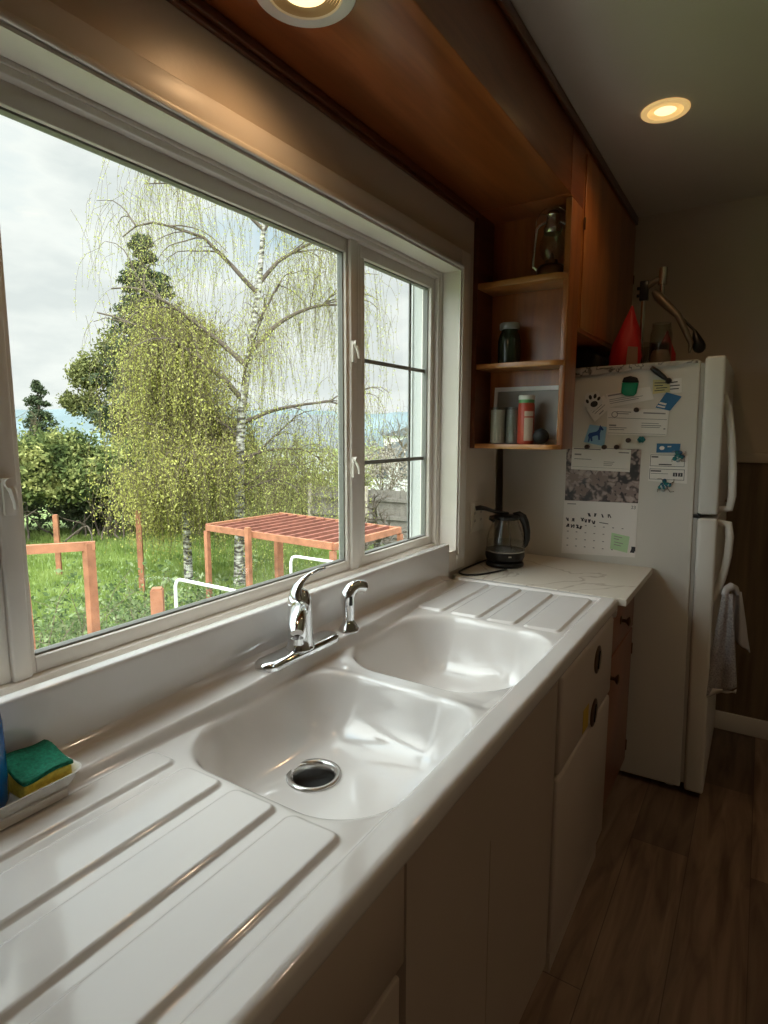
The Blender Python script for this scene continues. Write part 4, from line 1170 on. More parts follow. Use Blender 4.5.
# calendar
cal = thing('wall_calendar', 'wall calendar with blossom picture and handwritten month page', 'calendar', (-.54, FS, .93))
b = B(); fpoly(b, [(-.689, 1.376), (-.400, 1.371), (-.401, 1.160), (-.687, 1.154)], FS, .0015); b.mat(1)
for (fx, fz, rr) in ((-.555, 1.248, .038), (-.62, 1.20, .030), (-.47, 1.215, .030), (-.655, 1.25, .026), (-.43, 1.20, .022), (-.50, 1.178, .022)):
    for k in range(5):
        a = 2*PI*k/5+fx*20
        disc(b, fx+rr*.55*math.cos(a), fz+rr*.40*math.sin(a), rr*.48, rr*.33, FS-.0016-.00015*k, .0003, 12, a)
b.mat(2)
for (fx, fz, rr) in ((-.555, 1.248, .012), (-.62, 1.20, .007), (-.47, 1.215, .007)):
    for k in range(5):
        a = 2*PI*k/5+.3
        fpoly(b, [(fx, fz-.002), (fx+.003, fz), (fx+rr*math.cos(a), fz+rr*math.sin(a))], FS-.0027, .0003)
b.build('picture_page', ['blossom_print', 'petal_brown', 'ink'], cal)
cq = ((-.689, 1.153), (-.399, 1.159), (-.396, .934), (-.692, .928))
b = B(); fpoly(b, [(-.689, 1.153), (-.400, 1.159), (-.400, .942), (-.692, .928)], FS, .0022); b.mat(1)
def stroke(b, cx, cz, w, h, th=.0021):
    n = random.choice((2, 3))
    for _ in range(n):
        x0 = cx+random.uniform(-w, w); x1 = cx+random.uniform(-w, w); z0 = cz-h; z1 = cz+h
        d = Vector((x1-x0, z1-z0)).normalized()*th; pp = (-d.y, d.x)
        fpoly(b, [(x0-pp[0], z0-pp[1]), (x0+pp[0], z0+pp[1]), (x1+pp[0], z1+pp[1]), (x1-pp[0], z1-pp[1])], FS-.0023, .0003)
random.seed(3)
for (cx, cz) in ((-.585, 1.100), (-.563, 1.101), (-.535, 1.100), (-.505, 1.101), (-.672, 1.074), (-.650, 1.074), (-.612, 1.078), (-.598, 1.074), (-.583, 1.074), (-.568, 1.070), (-.672, 1.049), (-.650, 1.047), (-.628, 1.046), (-.618, 1.044)):
    stroke(b, cx, cz, .007, .007)
fpoly(b, [(-.543, 1.073), (-.508, 1.070), (-.508, 1.067), (-.543, 1.070)], FS-.0023, .0003)
b.mat(2)
for r in range(4):
    for c_ in range(7):
        x = -.672+c_*.036; z = 1.052-r*.030
        if x > -.45 and r == 0: continue
        fpoly(b, [(x, z), (x+.007, z), (x+.007, z+.004), (x, z+.004)], FS-.0023, .0002)
fpoly(b, [(-.676, 1.142), (-.640, 1.143), (-.640, 1.139), (-.676, 1.138)], FS-.0023, .0002)
for x in (-.672, -.4): pass
b.mat(1); fpoly(b, [(-.403, .966), (-.400, .966), (-.400, .985), (-.415, .985), (-.415, .975), (-.420, .960), (-.403, .960)], FS-.0023, .0003); pg = b.build('month_page', ['paper', 'ink', 'ink_soft'], cal)
def text_mesh(name, s, x, z, h, y, mat, parent, tilt=0.0):
    cu = bpy.data.curves.new(name, 'FONT'); cu.body = s; cu.size = h; cu.extrude = .0001
    o = bpy.data.objects.new(name, cu)
    C.objects.link(o)
    dg = bpy.context.evaluated_depsgraph_get()
    me = bpy.data.meshes.new_from_object(o.evaluated_get(dg))
    C.objects.unlink(o); bpy.data.objects.remove(o)
    me.transform(Matrix.Translation(Vector((x, y, z))) @ Matrix.Rotation(tilt, 4, 'Y') @ Matrix.Rotation(PI/2, 4, 'X'))
    me.materials.clear()
    return link_obj(name, me, mat, parent)
text_mesh('year', '23', -.425, 1.136, .018, FS-.0024, 'ink', pg)
# envelope clipped on the calendar
q = ((-.666, 1.376), (-.437, 1.369), (-.438, 1.281), (-.667, 1.285))
paper('address_card', 'white printed card pinned over the top of the calendar picture', 'paper', q, y=FS-.0020, t=.0010, lines=((.03, .5, .03, .05), (.05, .17, .28, .07), (.05, .35, .50, .03), (.56, .74, .58, .025), (.56, .72, .66, .025), (.56, .70, .73, .025), (.80, .97, .12, .05), (.02, .98, .86, .012)))
paper('sticky_note', 'pale green sticky note stuck to the calendar month page', 'note', ((-.493, 1.034), (-.424, 1.024), (-.430, .958), (-.496, .968)), 'sticky_green', y=FS-.0026, t=.0006, lines=((.15, .6, .15, .04), (.15, .45, .30, .04), (.2, .7, .50, .04), (.2, .6, .66, .04)))
# small cards
bk = paper('receipt_card', 'white card with two boxed panels and numbers, near the fridge door', 'paper', ((-.368, 1.356), (-.236, 1.350), (-.232, 1.245), (-.370, 1.250)), y=FS, t=.0012)
b = B()
def outline(b, x0, x1, z0, z1, w=.0016):
    for r in ((x0, x1, z1-w, z1), (x0, x1, z0, z0+w), (x0, x0+w, z0+w, z1-w), (x1-w, x1, z0+w, z1-w)):
        fpoly(b, [(r[0], r[2]), (r[1], r[2]), (r[1], r[3]), (r[0], r[3])], FS-.0013, .0003)
outline(b, -.366, -.246, 1.308, 1.352); outline(b, -.366, -.244, 1.257, 1.298)
for r in ((-.362, -.338, 1.341, 1.346), (-.335, -.290, 1.313, 1.317), (-.362, -.325, 1.287, 1.292), (-.362, -.300, 1.279, 1.2805)):
    fpoly(b, [(r[0], r[2]), (r[1], r[2]), (r[1], r[3]), (r[0], r[3])], FS-.0013, .0003)
fpoly(b, [(-.283, 1.271), (-.268, 1.271), (-.268, 1.285), (-.283, 1.285)], FS-.0013, .0003)
fpoly(b, [(-.265, 1.271), (-.250, 1.271), (-.250, 1.285), (-.265, 1.285)], FS-.0013, .0003)
b.build('boxes', 'ink', bk)
text_mesh('numbers', '3', -.2795, 1.273, .0135, FS-.0018, 'paper', bk); text_mesh('numbers', '3', -.2615, 1.273, .0135, FS-.0018, 'paper', bk)
bm_ = thing('blue_magnet', 'dark blue rectangular magnet with a round white emblem', 'magnet', (-.305, FS, 1.36), 'magnets on the fridge side')
b = B(); fpoly(b, [(-.346, 1.395), (-.264, 1.395), (-.266, 1.362), (-.346, 1.360)], FS-.0016, .002); b.build('plate', 'card_blue', bm_)
b = B(); disc(b, -.327, 1.378, .009, .0075, FS-.0037, .0004, 16); fpoly(b, [(-.308, 1.386), (-.294, 1.386), (-.296, 1.382), (-.308, 1.381)], FS-.0037, .0004); b.build('emblem', 'paper', bm_)
def crab(cx, cz, label, n, s, seed):
    random.seed(seed)
    t_ = thing('beaded_magnet', label, 'magnet', (cx, FS, cz), 'magnets on the fridge side')
    for mat_, k in (('bead_teal', n), ('bead_blue', n//2), ('bead_clear', n//2)):
        b = B()
        for _ in range(k):
            a = random.uniform(0, 2*PI); r = random.uniform(.1, 1)*s
            b.ball((cx+r*math.cos(a), FS-.007-random.uniform(0, .005), cz+.75*r*math.sin(a)), random.uniform(.0055, .0085), 8)
        b.build('beads', mat_, t_, smooth=True)
    b = B()
    for k in range(4):
        a = .5+k*1.6
        b.tube([(cx, FS-.006, cz), (cx+s*1.2*math.cos(a), FS-.009, cz+s*1.1*math.sin(a)), (cx+s*1.5*math.cos(a+.3), FS-.006, cz+s*1.3*math.sin(a+.3))], .0012, 6)
    b.build('wire', 'steel', t_, smooth=True)
crab(-.268, 1.347, 'blue teal beaded wire magnet over the corner of the boxed card', 9, .021, 5)
crab(-.306, 1.236, 'cluster of teal and dark beads hanging at the bottom of the boxed card', 12, .027, 9)

# ================================================================ things on top of the fridge
def topz(x): return FP(x, 0, FT).z+.0015
# black case
b = B(); zt = topz(-.66)+.001
b.prism([(-.80, zt), (-.605, zt), (-.600, zt+.055), (-.640, zt+.085), (-.80, zt+.105)], (0, 2.62, 0), (1, 0, 0), (0, 0, 1), (0, .26, 0))
o = b.build('black_case', 'black_matte', bevel=.01); tag(o, 'low black case on the fridge top under the wall cabinet', 'case')
# red bag, twisted to a point
def soft_bag(name, label, cx, cy, w, d, h, mat, seed, tipx=0):
    random.seed(seed)
    zt = topz(cx)+.001
    t_ = thing(name, label, 'bag', (cx, cy, zt))
    b = B(); n = 26; rings = []
    prof = [(0.80, 0), (1.0, .05), (1.02, .20), (.92, .42), (.66, .62), (.40, .78), (.20, .90), (.07, 1.0)]
    for f, hh in prof:
        ring_ = []
        for i in range(n):
            a = 2*PI*i/n
            k = 1+.10*math.sin(5*a+hh*7+seed)+.06*math.sin(9*a-hh*11)
            ring_.append(b.bm.verts.new((cx+tipx*hh+w*f*k*math.cos(a), cy+d*f*k*math.sin(a), zt+h*hh)))
        rings.append(ring_)
    for r0, r1 in zip(rings, rings[1:]):
        for i in range(n): b.face([r0[i], r0[(i+1) % n], r1[(i+1) % n], r1[i]])
    b.face(rings[0][::-1]); b.face(rings[-1])
    b.build('bag_body', mat, t_, smooth=True, angle=70)
    return t_, zt
rb, zt = soft_bag('red_bag', 'red plastic bag gathered to a point, standing nearest the wall cabinet', -.525, 2.72, .060, .055, .262, 'red_bag', 2, .02)
b = B(); b.prism([(-.505, zt+.004), (-.460, zt+.004), (-.462, zt+.085), (-.500, zt+.09)], (0, 2.652, 0), (1, 0, 0), (0, 0, 1), (0, -.004, 0)); b.build('label_patch', 'brown_label', rb)
soft_bag('red_bag', 'smaller dark red bag standing behind the tall glass jar', -.385, 2.87, .038, .035, .17, 'red_bag', 6)
# glass jar
GX, GY = -.392, 2.755
zt = topz(GX)+.001
gj = thing('tall_glass_jar', 'tall clear glass jar in front of the metal press on the fridge', 'jar', (GX, GY, zt))
b = B(); b.lathe([(.038, 0), (.042, .004), (.043, .14), (.038, .160), (.036, .18), (.038, .184), (.034, .184), (.033, .16), (.040, .14), (.039, .006)], (GX, GY, zt), n=28, cap1=False); b.build('jar_glass', 'clear_glass', gj, smooth=True, angle=60)
b = B(); b.lathe([(.038, .005), (.0385, .05), (.030, .075), (.001, .08)], (GX, GY, zt), n=20); b.build('contents', 'brown_label', gj, smooth=True)
# covered glass dish beyond the jar
DX, DY = -.545, 2.93; zt = topz(DX)+.001
gd = thing('glass_bowl', 'clear cut glass bowl on the fridge behind the taller red bag', 'bowl', (DX, DY, zt))
b = B()
n = 48; rings = []
for r, h in ((.04, 0), (.05, .01), (.085, .06), (.105, .13), (.102, .13), (.082, .062), (.046, .014)):
    rings.append([b.bm.verts.new((DX+(r+(.003 if i % 4 < 2 else 0))*math.cos(2*PI*i/n), DY+(r+(.003 if i % 4 < 2 else 0))*math.sin(2*PI*i/n), zt+h)) for i in range(n)])
for r0, r1 in zip(rings, rings[1:]):
    for i in range(n): b.face([r0[i], r0[(i+1) % n], r1[(i+1) % n], r1[i]])
b.face(rings[0][::-1]); b.face(rings[-1]); b.build('bowl_glass', 'clear_glass', gd, smooth=True, angle=40)
# metal press with lever
PX, PY = -.476, 2.80; zt = topz(PX)+.001
pr = thing('lever_press', 'metal lever press with a chrome post, long arm and black teardrop handle', 'press', (PX, PY, zt))
b = B(); b.rbox(PX-.045, PX+.115, PY-.05, PY+.05, zt, zt+.014, .005); b.build('foot_plate', 'cast_metal', pr, smooth=True, angle=50)
b = B(); b.tube([(PX, PY, zt+.012), (PX, PY, zt+.345)], .0095, 14); b.build('post', 'chrome', pr, smooth=True, angle=60)
b = B(); b.rbox(PX-.016, PX+.018, PY-.018, PY+.018, zt+.292, zt+.372, .004); b.tube([(PX-.014, PY, zt+.345), (PX-.028, PY, zt+.345)], .007, 10); b.tube([(PX-.014, PY, zt+.315), (PX-.028, PY, zt+.315)], .007, 10)
b.build('clamp', 'black_plastic', pr, smooth=True, angle=50)
b = B(); b.tube([(PX+.012, PY, zt+.350), (PX+.040, PY, zt+.368), (PX+.065, PY, zt+.378)], [.015, .013, .013], 10); b.build('arm', 'cast_metal', pr, smooth=True)
b = B(); b.tube([(PX+.070, PY, zt+.350), (PX+.070, PY, zt+.418)], .0175, 16); b.tube([(PX+.070, PY, zt+.310), (PX+.070, PY, zt+.351)], .010, 12); b.build('ram', 'steel', pr, smooth=True, angle=60)
b = B(); b.tube([(PX+.040, PY-.01, zt+.325), (PX+.060, PY-.015, zt+.300), (PX+.095, PY-.02, zt+.262), (PX+.140, PY-.025, zt+.215), (PX+.172, PY-.03, zt+.150), (PX+.195, PY-.03, zt+.100), (PX+.192, PY-.03, zt+.060)], [.012, .020, .018, .014, .013, .011, .004], 10)
b.build('lever_arm', 'cast_metal', pr, smooth=True)
b = B(); b.tube([(PX+.145, PY+.01, zt+.215), (PX+.205, PY-.0, zt+.150)], [.006, .005], 8)
b.lathe([(.003, 0), (.008, .012), (.016, .035), (.0235, .062), (.025, .078), (.021, .092), (.010, .101), (.001, .103)], (PX+.200, PY, zt+.160), (.30, 0, -.95), 20)
b.build('teardrop_handle', 'black_plastic', pr, smooth=True)
b = B(); b.lathe([(.030, .0), (.036, .02), (.036, .10), (.033, .10), (.033, .02)], (PX+.075, PY+.005, zt+.0145), n=24); b.build('cup', 'clear_glass', pr, smooth=True)

# ================================================================ tea towel over the fridge handle
tw = thing('tea_towel', 'grey terry tea towel with pale hem hanging from the fridge handle', 'towel', (-.075, 2.535, .50))
def cloth_strip(name, mat, x_of, y_of, ztop, zbot, w_top, w_bot, ph, nu=18, nv=26, parent=None, thick=.004, slant=0):
    V = []; 
    for j in range(nv+1):
        v = j/nv
        for i in range(nu+1):
            u = i/nu-.5
            w = w_top*(1-v)+w_bot*v
            x = x_of(v)+u*w
            y = y_of(v)+.010*math.sin(u*9+ph+v*2)*(0.3+v)
            z = ztop+(zbot-ztop)*v+slant*u*v
            V.append((x, y, z))
    Fs = []
    for j in range(nv):
        for i in range(nu):
            a = j*(nu+1)+i; Fs.append((a, a+1, a+nu+2, a+nu+1))
    o = npmesh(name, V, Fs, mat, parent)
    md = o.modifiers.new('thick', 'SOLIDIFY'); md.thickness = thick; md.offset = 0
    return o
cloth_strip('front_fold', 'towel', lambda v: -.072+.000*v, lambda v: 2.515-.004*v, .838, .455, .034, .108, 0, parent=tw, slant=.060)
cloth_strip('back_fold', 'towel_pale', lambda v: -.045+.020*v, lambda v: 2.565+.004*v, .840, .640, .030, .080, 2, parent=tw, slant=-.07)
cloth_strip('hem', 'towel_hem', lambda v: -.072, lambda v: 2.511, .463, .445, .107, .109, 0, parent=tw, nv=3, slant=.060)
b = B(); b.tube([(-.084, 2.518, .830), (-.078, 2.528, .852), (-.064, 2.542, .860), (-.052, 2.556, .852), (-.042, 2.564, .830)], [.010, .014, .016, .014, .010], 12)
b.build('loop_fold', 'towel_pale', tw, smooth=True)

# ================================================================ THE GARDEN
GZ = -1.80
b = B()
n = 60
rs = np.random.RandomState(4)
vg = [[None]*(n+1) for _ in range(n+1)]
for i in range(n+1):
    for j in range(n+1):
        x = -1.3-(i/n)**1.5*160; y = -40+(j/n)*200
        vg[i][j] = b.bm.verts.new((x, y, GZ+.06*mnoise.noise(Vector((x*.2, y*.2, 0)))))
for i in range(n):
    for j in range(n): b.face([vg[i][j], vg[i+1][j], vg[i+1][j+1], vg[i][j+1]])
struct(b.build('ground', 'lawn_ground', smooth=True))
b = B(); b.rbox(-3.0, -1.115, -12, 14, GZ-.1, GZ+.05, .01); struct(b.build('bounce_slab', 'bounce_grey'))  # unseen slab added so neutral light bounces up to the window reveal
# far hills
def hills(name, cx, az0, az1, r, h0, amp, seed):
    b = B(); prev = None
    for i in range(61):
        a = math.radians(az0+(az1-az0)*i/60)
        hh = h0+amp*mnoise.noise(Vector((i*.13, seed, 0)))+.5*mnoise.noise(Vector((i*.9, seed, 3)))
        top = Vector((-r*math.sin(a), r*math.cos(a), hh)); bot = Vector((-r*.8*math.sin(a), r*.8*math.cos(a), GZ-1)); bk_ = Vector((-r*1.3*math.sin(a), r*1.3*math.cos(a), GZ-1))
        cur = [b.bm.verts.new(p) for p in (bot, top, bk_)]
        if prev: b.face([prev[0], cur[0], cur[1], prev[1]]); b.face([prev[1], cur[1], cur[2], prev[2]])
        prev = cur
    return struct(b.build(name, 'hill', smooth=True))
hills('hills', 0, 10, 85, 150, 6.6, 2.2, 2)

def quads(P, U, V):
    """leaf rhombi: P centre, U long half-vector, V short half-vector"""
    n = len(P)
    verts = np.empty((n, 4, 3), np.float32)
    verts[:, 0] = P-U; verts[:, 1] = P+V; verts[:, 2] = P+U; verts[:, 3] = P-V
    return verts.reshape(-1, 3), np.arange(n*4).reshape(n, 4)
def leaves(name, P, size, mat, parent=None, aspect=.5, rs=np.random, droop=0.0, jitter=.35):
    P = np.asarray(P, np.float32); n = len(P)
    U = rs.normal(size=(n, 3)); U[:, 2] -= droop; U /= np.linalg.norm(U, axis=1, keepdims=True)
    W_ = rs.normal(size=(n, 3)); V = np.cross(U, W_); V /= np.linalg.norm(V, axis=1, keepdims=True)+1e-9
    s = size*(1+jitter*rs.normal(size=(n, 1)).clip(-1.5, 2))
    v, f = quads(P, U*s, V*s*aspect)
    return npmesh(name, v, f, mat, parent, smooth=False)
def np_tubes(name, segs, mat, parent=None):
    """segs: list of (p0,p1,r0,r1) -> 4-sided tubes, all in one mesh"""
    p0 = np.array([s[0] for s in segs], float); p1 = np.array([s[1] for s in segs], float)
    r0 = np.array([s[2] for s in segs]); r1 = np.array([s[3] for s in segs])
    d = p1-p0; d /= np.linalg.norm(d, axis=1, keepdims=True)+1e-9
    ref = np.where(np.abs(d[:, 2:3]) > .9, np.array([[1., 0, 0]]), np.array([[0, 0, 1.]]))
    a = np.cross(d, ref); a /= np.linalg.norm(a, axis=1, keepdims=True); c = np.cross(d, a)
    k = 5; V = []
    for i in range(k):
        t = 2*PI*i/k; o = a*math.cos(t)+c*math.sin(t)
        V.append(p0+o*r0[:, None]); V.append(p1+o*r1[:, None])
    V = np.stack(V, 1)
    n = len(segs); base_i = np.arange(n)[:, None]*(2*k)
    F = []
    for i in range(k):
        j = (i+1) % k
        F.append(np.concatenate([base_i+2*i, base_i+2*j, base_i+2*j+1, base_i+2*i+1], 1))
    return npmesh(name, V.reshape(-1, 3), np.concatenate(F, 0), mat, parent)
def path_segs(pts, r0, r1):
    out = []
    n = len(pts)-1
    for i in range(n): out.append((pts[i], pts[i+1], r0+(r1-r0)*i/n, r0+(r1-r0)*(i+1)/n))
    return out
def arc(p, d, L, rs, n=7, lift=0, drop=0, wob=.12):
    pts = [np.array(p, float)]; d = np.array(d, float); d /= np.linalg.norm(d)
    for i in range(n):
        d = d+np.array([0, 0, lift*(1-i/n)-drop*(i/n)])+rs.normal(size=3)*wob
        d /= np.linalg.norm(d); pts.append(pts[-1]+d*L/n)
    return pts

def weeping_tree(label, base, trunk_pts, limbs, nstr, strand, leafn, leaf_size, mat, seed, trunk_r=.16, spread=.25, twig_r=.004, group=None, name='weeping_birch_tree', leaf_gap=.05, subn=4, lj=.022):
    rs = np.random.RandomState(seed)
    t_ = thing(name, label, 'tree', base, group)
    segs = path_segs([np.array(p, float) for p in trunk_pts], trunk_r, trunk_r*.25)
    np_tubes('trunk', segs, 'birch_bark', t_)
    bs = []; hang = []
    for (p, d, L, r) in limbs:
        pts = arc(p, d, L, rs, 9, lift=.10, drop=.30)
        bs += path_segs(pts, r, r*.25); hang += [(q_, .6) for q_ in pts[3:]]
        for _ in range(subn):
            k = rs.randint(2, len(pts)-1)
            dd = np.array(d, float)/np.linalg.norm(d)+rs.normal(size=3)*.55
            pp = arc(pts[k], dd, L*rs.uniform(.25, .5), rs, 6, lift=.05, drop=.5)
            bs += path_segs(pp, r*.35, r*.1); hang += [(q_, 1.0) for q_ in pp[1:]]
    for q_ in trunk_pts[2:]: hang += [(np.array(q_, float), .8)]*2
    np_tubes('branches', bs, 'bark_brown', t_)
    tw_ = []; LP = []
    for _ in range(nstr):
        k = rs.randint(len(hang)); q_, f = hang[k]
        p = q_+rs.normal(size=3)*spread*np.array([1, 1, .6])
        L = rs.uniform(*strand)*f
        pts = [p]; d = np.array([rs.normal()*.7, rs.normal()*.7, .1])
        m = 6
        for i in range(m):
            d = d*.62+np.array([rs.normal()*.13, rs.normal()*.13, -.62]); pts.append(pts[-1]+d/np.linalg.norm(d)*L/m)
            if pts[-1][2] < GZ+.5: break
        tw_ += path_segs(pts, twig_r, twig_r*.5)
        for i in range(len(pts)-1):
            m2 = max(1, int(np.linalg.norm(pts[i+1]-pts[i])/leaf_gap))
            for j in range(m2):
                LP.append(pts[i]+(pts[i+1]-pts[i])*rs.rand()+rs.normal(size=3)*lj)
    np_tubes('twigs', tw_, 'twig', t_)
    leaves('foliage', LP, leaf_size, mat, t_, .5, rs, droop=1.0)
    return t_

# big weeping birch
bx_, by_ = -9.0, 8.6
tpts = [(-9.0, 8.55, GZ), (-8.97, 8.58, -.6), (-8.95, 8.6, .8), (-8.88, 8.66, 1.9), (-8.75, 8.78, 3.0), (-8.60, 8.92, 4.2), (-8.50, 9.0, 5.4), (-8.45, 9.1, 6.6)]
tx = np.array([.68, .73, 0])   # across the view
lim = [((-8.9, 8.64, 2.1), (-.55, -.6, .75), 3.2, .060), ((-8.8, 8.75, 2.7), (-.75, -.85, 1.0), 3.3, .060), ((-8.75, 8.78, 3.0), (.75, .75, .7), 2.8, .055), ((-8.9, 8.66, 1.6), (.8, .8, .45), 2.4, .05),
       ((-8.6, 8.92, 4.1), (-.8, -.95, .9), 3.2, .05), ((-8.6, 8.92, 4.3), (.7, .8, .8), 2.6, .045), ((-8.5, 9.0, 5.3), (-.6, -.6, .9), 2.6, .04), ((-8.5, 9.0, 5.3), (.6, .6, 1.0), 2.2, .04),
       ((-8.9, 8.64, 1.2), (-.45, -.35, .6), 1.8, .035), ((-8.85, 8.7, 2.3), (.5, -.4, .6), 1.8, .035), ((-8.7, 8.8, 3.4), (-.1, .9, .6), 2.0, .035), ((-8.9, 8.7, .9), (.6, .8, .4), 1.7, .03), ((-8.93, 8.62, .3), (.7, .7, .3), 1.5, .03), ((-8.93, 8.62, .5), (-.2, -.6, .3), 1.2, .03), ((-8.93, 8.62, .2), (.9, .3, .3), 1.5, .03), ((-8.93, 8.62, .8), (.5, .95, .3), 1.9, .03)]
weeping_tree('tall weeping birch with white bark and hanging yellow green strands', (-9.0, 8.55, GZ), tpts, lim, 2300, (.5, 2.3), 0, .016, 'birch_leaf', 11, .13, .30, .0032, leaf_gap=.048, subn=7)
# denser weeping tree to its side
tpts = [(-10.15, 8.2, GZ), (-10.15, 8.2, -.3), (-10.12, 8.2, 1.2), (-10.1, 8.2, 2.3), (-10.1, 8.2, 3.3), (-10.1, 8.2, 4.0)]
lim = []
rs0 = np.random.RandomState(5)
for k in range(30):
    h = rs0.uniform(.0, 3.7); a = rs0.uniform(0, 2*PI); wdt = np.interp(h, [-.6, .6, 1.6, 3.7], [1.1, 1.25, 1.15, .40])
    lim.append(((-10.12, 8.2, h), (math.cos(a), math.sin(a), .35), wdt, .03))
weeping_tree('dense weeping tree with bright yellow green foliage beside the birch', (-10.15, 8.2, GZ), tpts, lim, 6200, (.3, 1.4), 0, .023, 'willow_leaf', 23, .10, .30, .0035, name='weeping_willow_tree', leaf_gap=.045, subn=4, lj=.045)

def blob_points(rs, c, r, n, shell=.35, flat=1.0):
    d = rs.normal(size=(n, 3)); d /= np.linalg.norm(d, axis=1, keepdims=True)
    rad = 1-shell*rs.rand(n, 1)**1.5
    return np.array(c)+d*rad*np.array([r, r, r*flat])
def conifer(label, base, top, rad, n, size, mat, seed, name='conifer_tree'):
    rs = np.random.RandomState(seed)
    t_ = thing(name, label, 'tree', base)
    x, y, z0 = base; H = top-z0
    b = B(); b.tube([(x, y, z0), (x, y, z0+H*.5), (x, y, z0+H*.98)], [.03*rad+.08, .1, .02], 8); b.build('trunk', 'bark_brown', t_, smooth=True)
    P = []; segs = []
    nb = int(26*H/6)
    for k in range(nb*4):
        f = rs.uniform(.12, .985); a = rs.uniform(0, 2*PI); L = rad*(1-f)**.8*rs.uniform(.6, 1.15)+.08
        p0 = np.array([x, y, z0+H*f]); e = p0+np.array([math.cos(a)*L, math.sin(a)*L, -L*.25+.15*L])
        segs.append((p0, e, .02, .006))
        m = int(n/(nb*4))
        tt = rs.uniform(.15, 1, m)[:, None]
        P.append(p0+(e-p0)*tt+rs.normal(size=(m, 3))*np.array([.10, .10, .07])*(.5+L*.5))
    np_tubes('branches', segs, 'bark_brown', t_)
    leaves('foliage', np.concatenate(P), size, mat, t_, .35, rs)
conifer('tall dark pointed conifer rising behind the yellow green weeping tree', (-17.7, 13.0, GZ), 7.9, 2.6, 42000, .085, 'conifer_leaf', 31)
conifer('small dark conifer far off near the skyline', (-28.3, 14.85, GZ), 3.75, 1.5, 6000, .09, 'conifer_leaf', 33)
# broad pine
def crown_tree(label, base, blobs, n, size, mat, seed, trunk, name, rs_b=None, bark='bark_brown', cat='tree'):
    rs = np.random.RandomState(seed)
    t_ = thing(name, label, cat, base)
    segs = []
    for pts, r0, r1 in trunk: segs += path_segs([np.array(p, float) for p in pts], r0, r1)
    np_tubes('branches', segs, bark, t_)
    P = []
    tot = sum(r**2 for _, r, _ in blobs)
    for c, r, fl in blobs:
        # each blob breaks up into smaller clumps
        m = int(n*r*r/tot); k = max(5, int(r*18))
        cc = blob_points(rs, c, r*.8, k, .5, fl)
        pick = rs.randint(0, k, m)
        P.append(cc[pick]+rs.normal(size=(m, 3))*r*.19)
    leaves('foliage', np.concatenate(P), size, mat, t_, .5, rs)
    return t_
blobs = []
rs1 = np.random.RandomState(8)
for (x, y, z, r) in ((-20.4, 12.7, 4.3, .9), (-20.9, 12.0, 3.5, .9), (-20.0, 13.3, 3.8, .9), (-21.1, 11.5, 2.5, .7), (-20.2, 12.9, 2.9, 1.0), (-19.7, 13.8, 2.9, .9), (-20.7, 12.3, 2.0, .8), (-19.6, 14.0, 1.8, 1.1), (-20.3, 13.0, 1.3, 1.0)):
    blobs.append(((x+.5, y+.75, z), r, .7))
crown_tree('broad olive green pine with rounded tufts behind the hedge', (-19.8, 13.5, GZ), blobs, 22000, .075, 'pine_leaf', 41, [([(-19.8, 13.55, GZ), (-19.85, 13.5, 1), (-19.9, 13.45, 4.2)], .16, .05), ([(-19.8, 13.55, 1.2), (-20.4, 12.75, 2.6), (-20.7, 12.25, 2.9)], .07, .03), ([(-19.85, 13.55, 1.8), (-19.3, 14.35, 3.2)], .07, .03)], 'pine_tree')

# hedge of big evergreen shrubs with bare stems below, one shrub at a time
hz = [(-18.3, 8.4, 1.6), (-17.9, 9.6, 1.7), (-17.1, 10.5, 1.7), (-16.2, 11.4, 1.6), (-15.2, 12.0, 1.7), (-14.2, 12.8, 1.6)]
hl = ['evergreen hedge shrub nearest the near window jamb', 'broad evergreen hedge shrub behind the first garden post', 'dark evergreen hedge shrub below the broad pine', 'dark leafy hedge shrub behind the second garden post', 'evergreen hedge shrub behind the dense weeping tree', 'evergreen shrub at the birch end of the hedge']
for k, (x, y, r) in enumerate(hz):
    rs = np.random.RandomState(60+k)
    trunks = []
    for j in range(8):
        a = rs.uniform(0, 2*PI); q0 = np.array([x+rs.normal()*.5, y+rs.normal()*.5, GZ]); q1 = q0+np.array([math.cos(a)*.5, math.sin(a)*.5, .9]); q2 = q1+np.array([math.cos(a)*.7, math.sin(a)*.7, .7]); 
        trunks.append((arc(q0, q1-q0, 2.0, rs, 8, .05, .0, .28), .035, .012))
    bl = [((x, y, .35), r*.85, .62), ((x+.5, y-.6, .0), r*.5, .6), ((x-.3, y+.7, .1), r*.5, .6), ((x+.3, y+.3, .75), r*.55, .6)]
    crown_tree(hl[k], (x, y, GZ), bl, 9000, .065, 'hedge_leaf', 70+k, trunks, 'hedge_shrub', bark='bark_brown', cat='shrub')
# dark understorey mass behind the bare stems: neighbour's dense laurel
bl = [((-20.4+k*1.05, 9.2+k*.95, -.7), 1.3, .8) for k in range(7)]
crown_tree('very dark dense laurel thicket in the shade behind the hedge stems', (-18.5, 11.5, GZ), bl, 16000, .10, 'conifer_leaf', 91, [([(-18.5, 11.5, GZ), (-18.5, 11.5, -.5)], .1, .05)], 'laurel_thicket', cat='shrub')
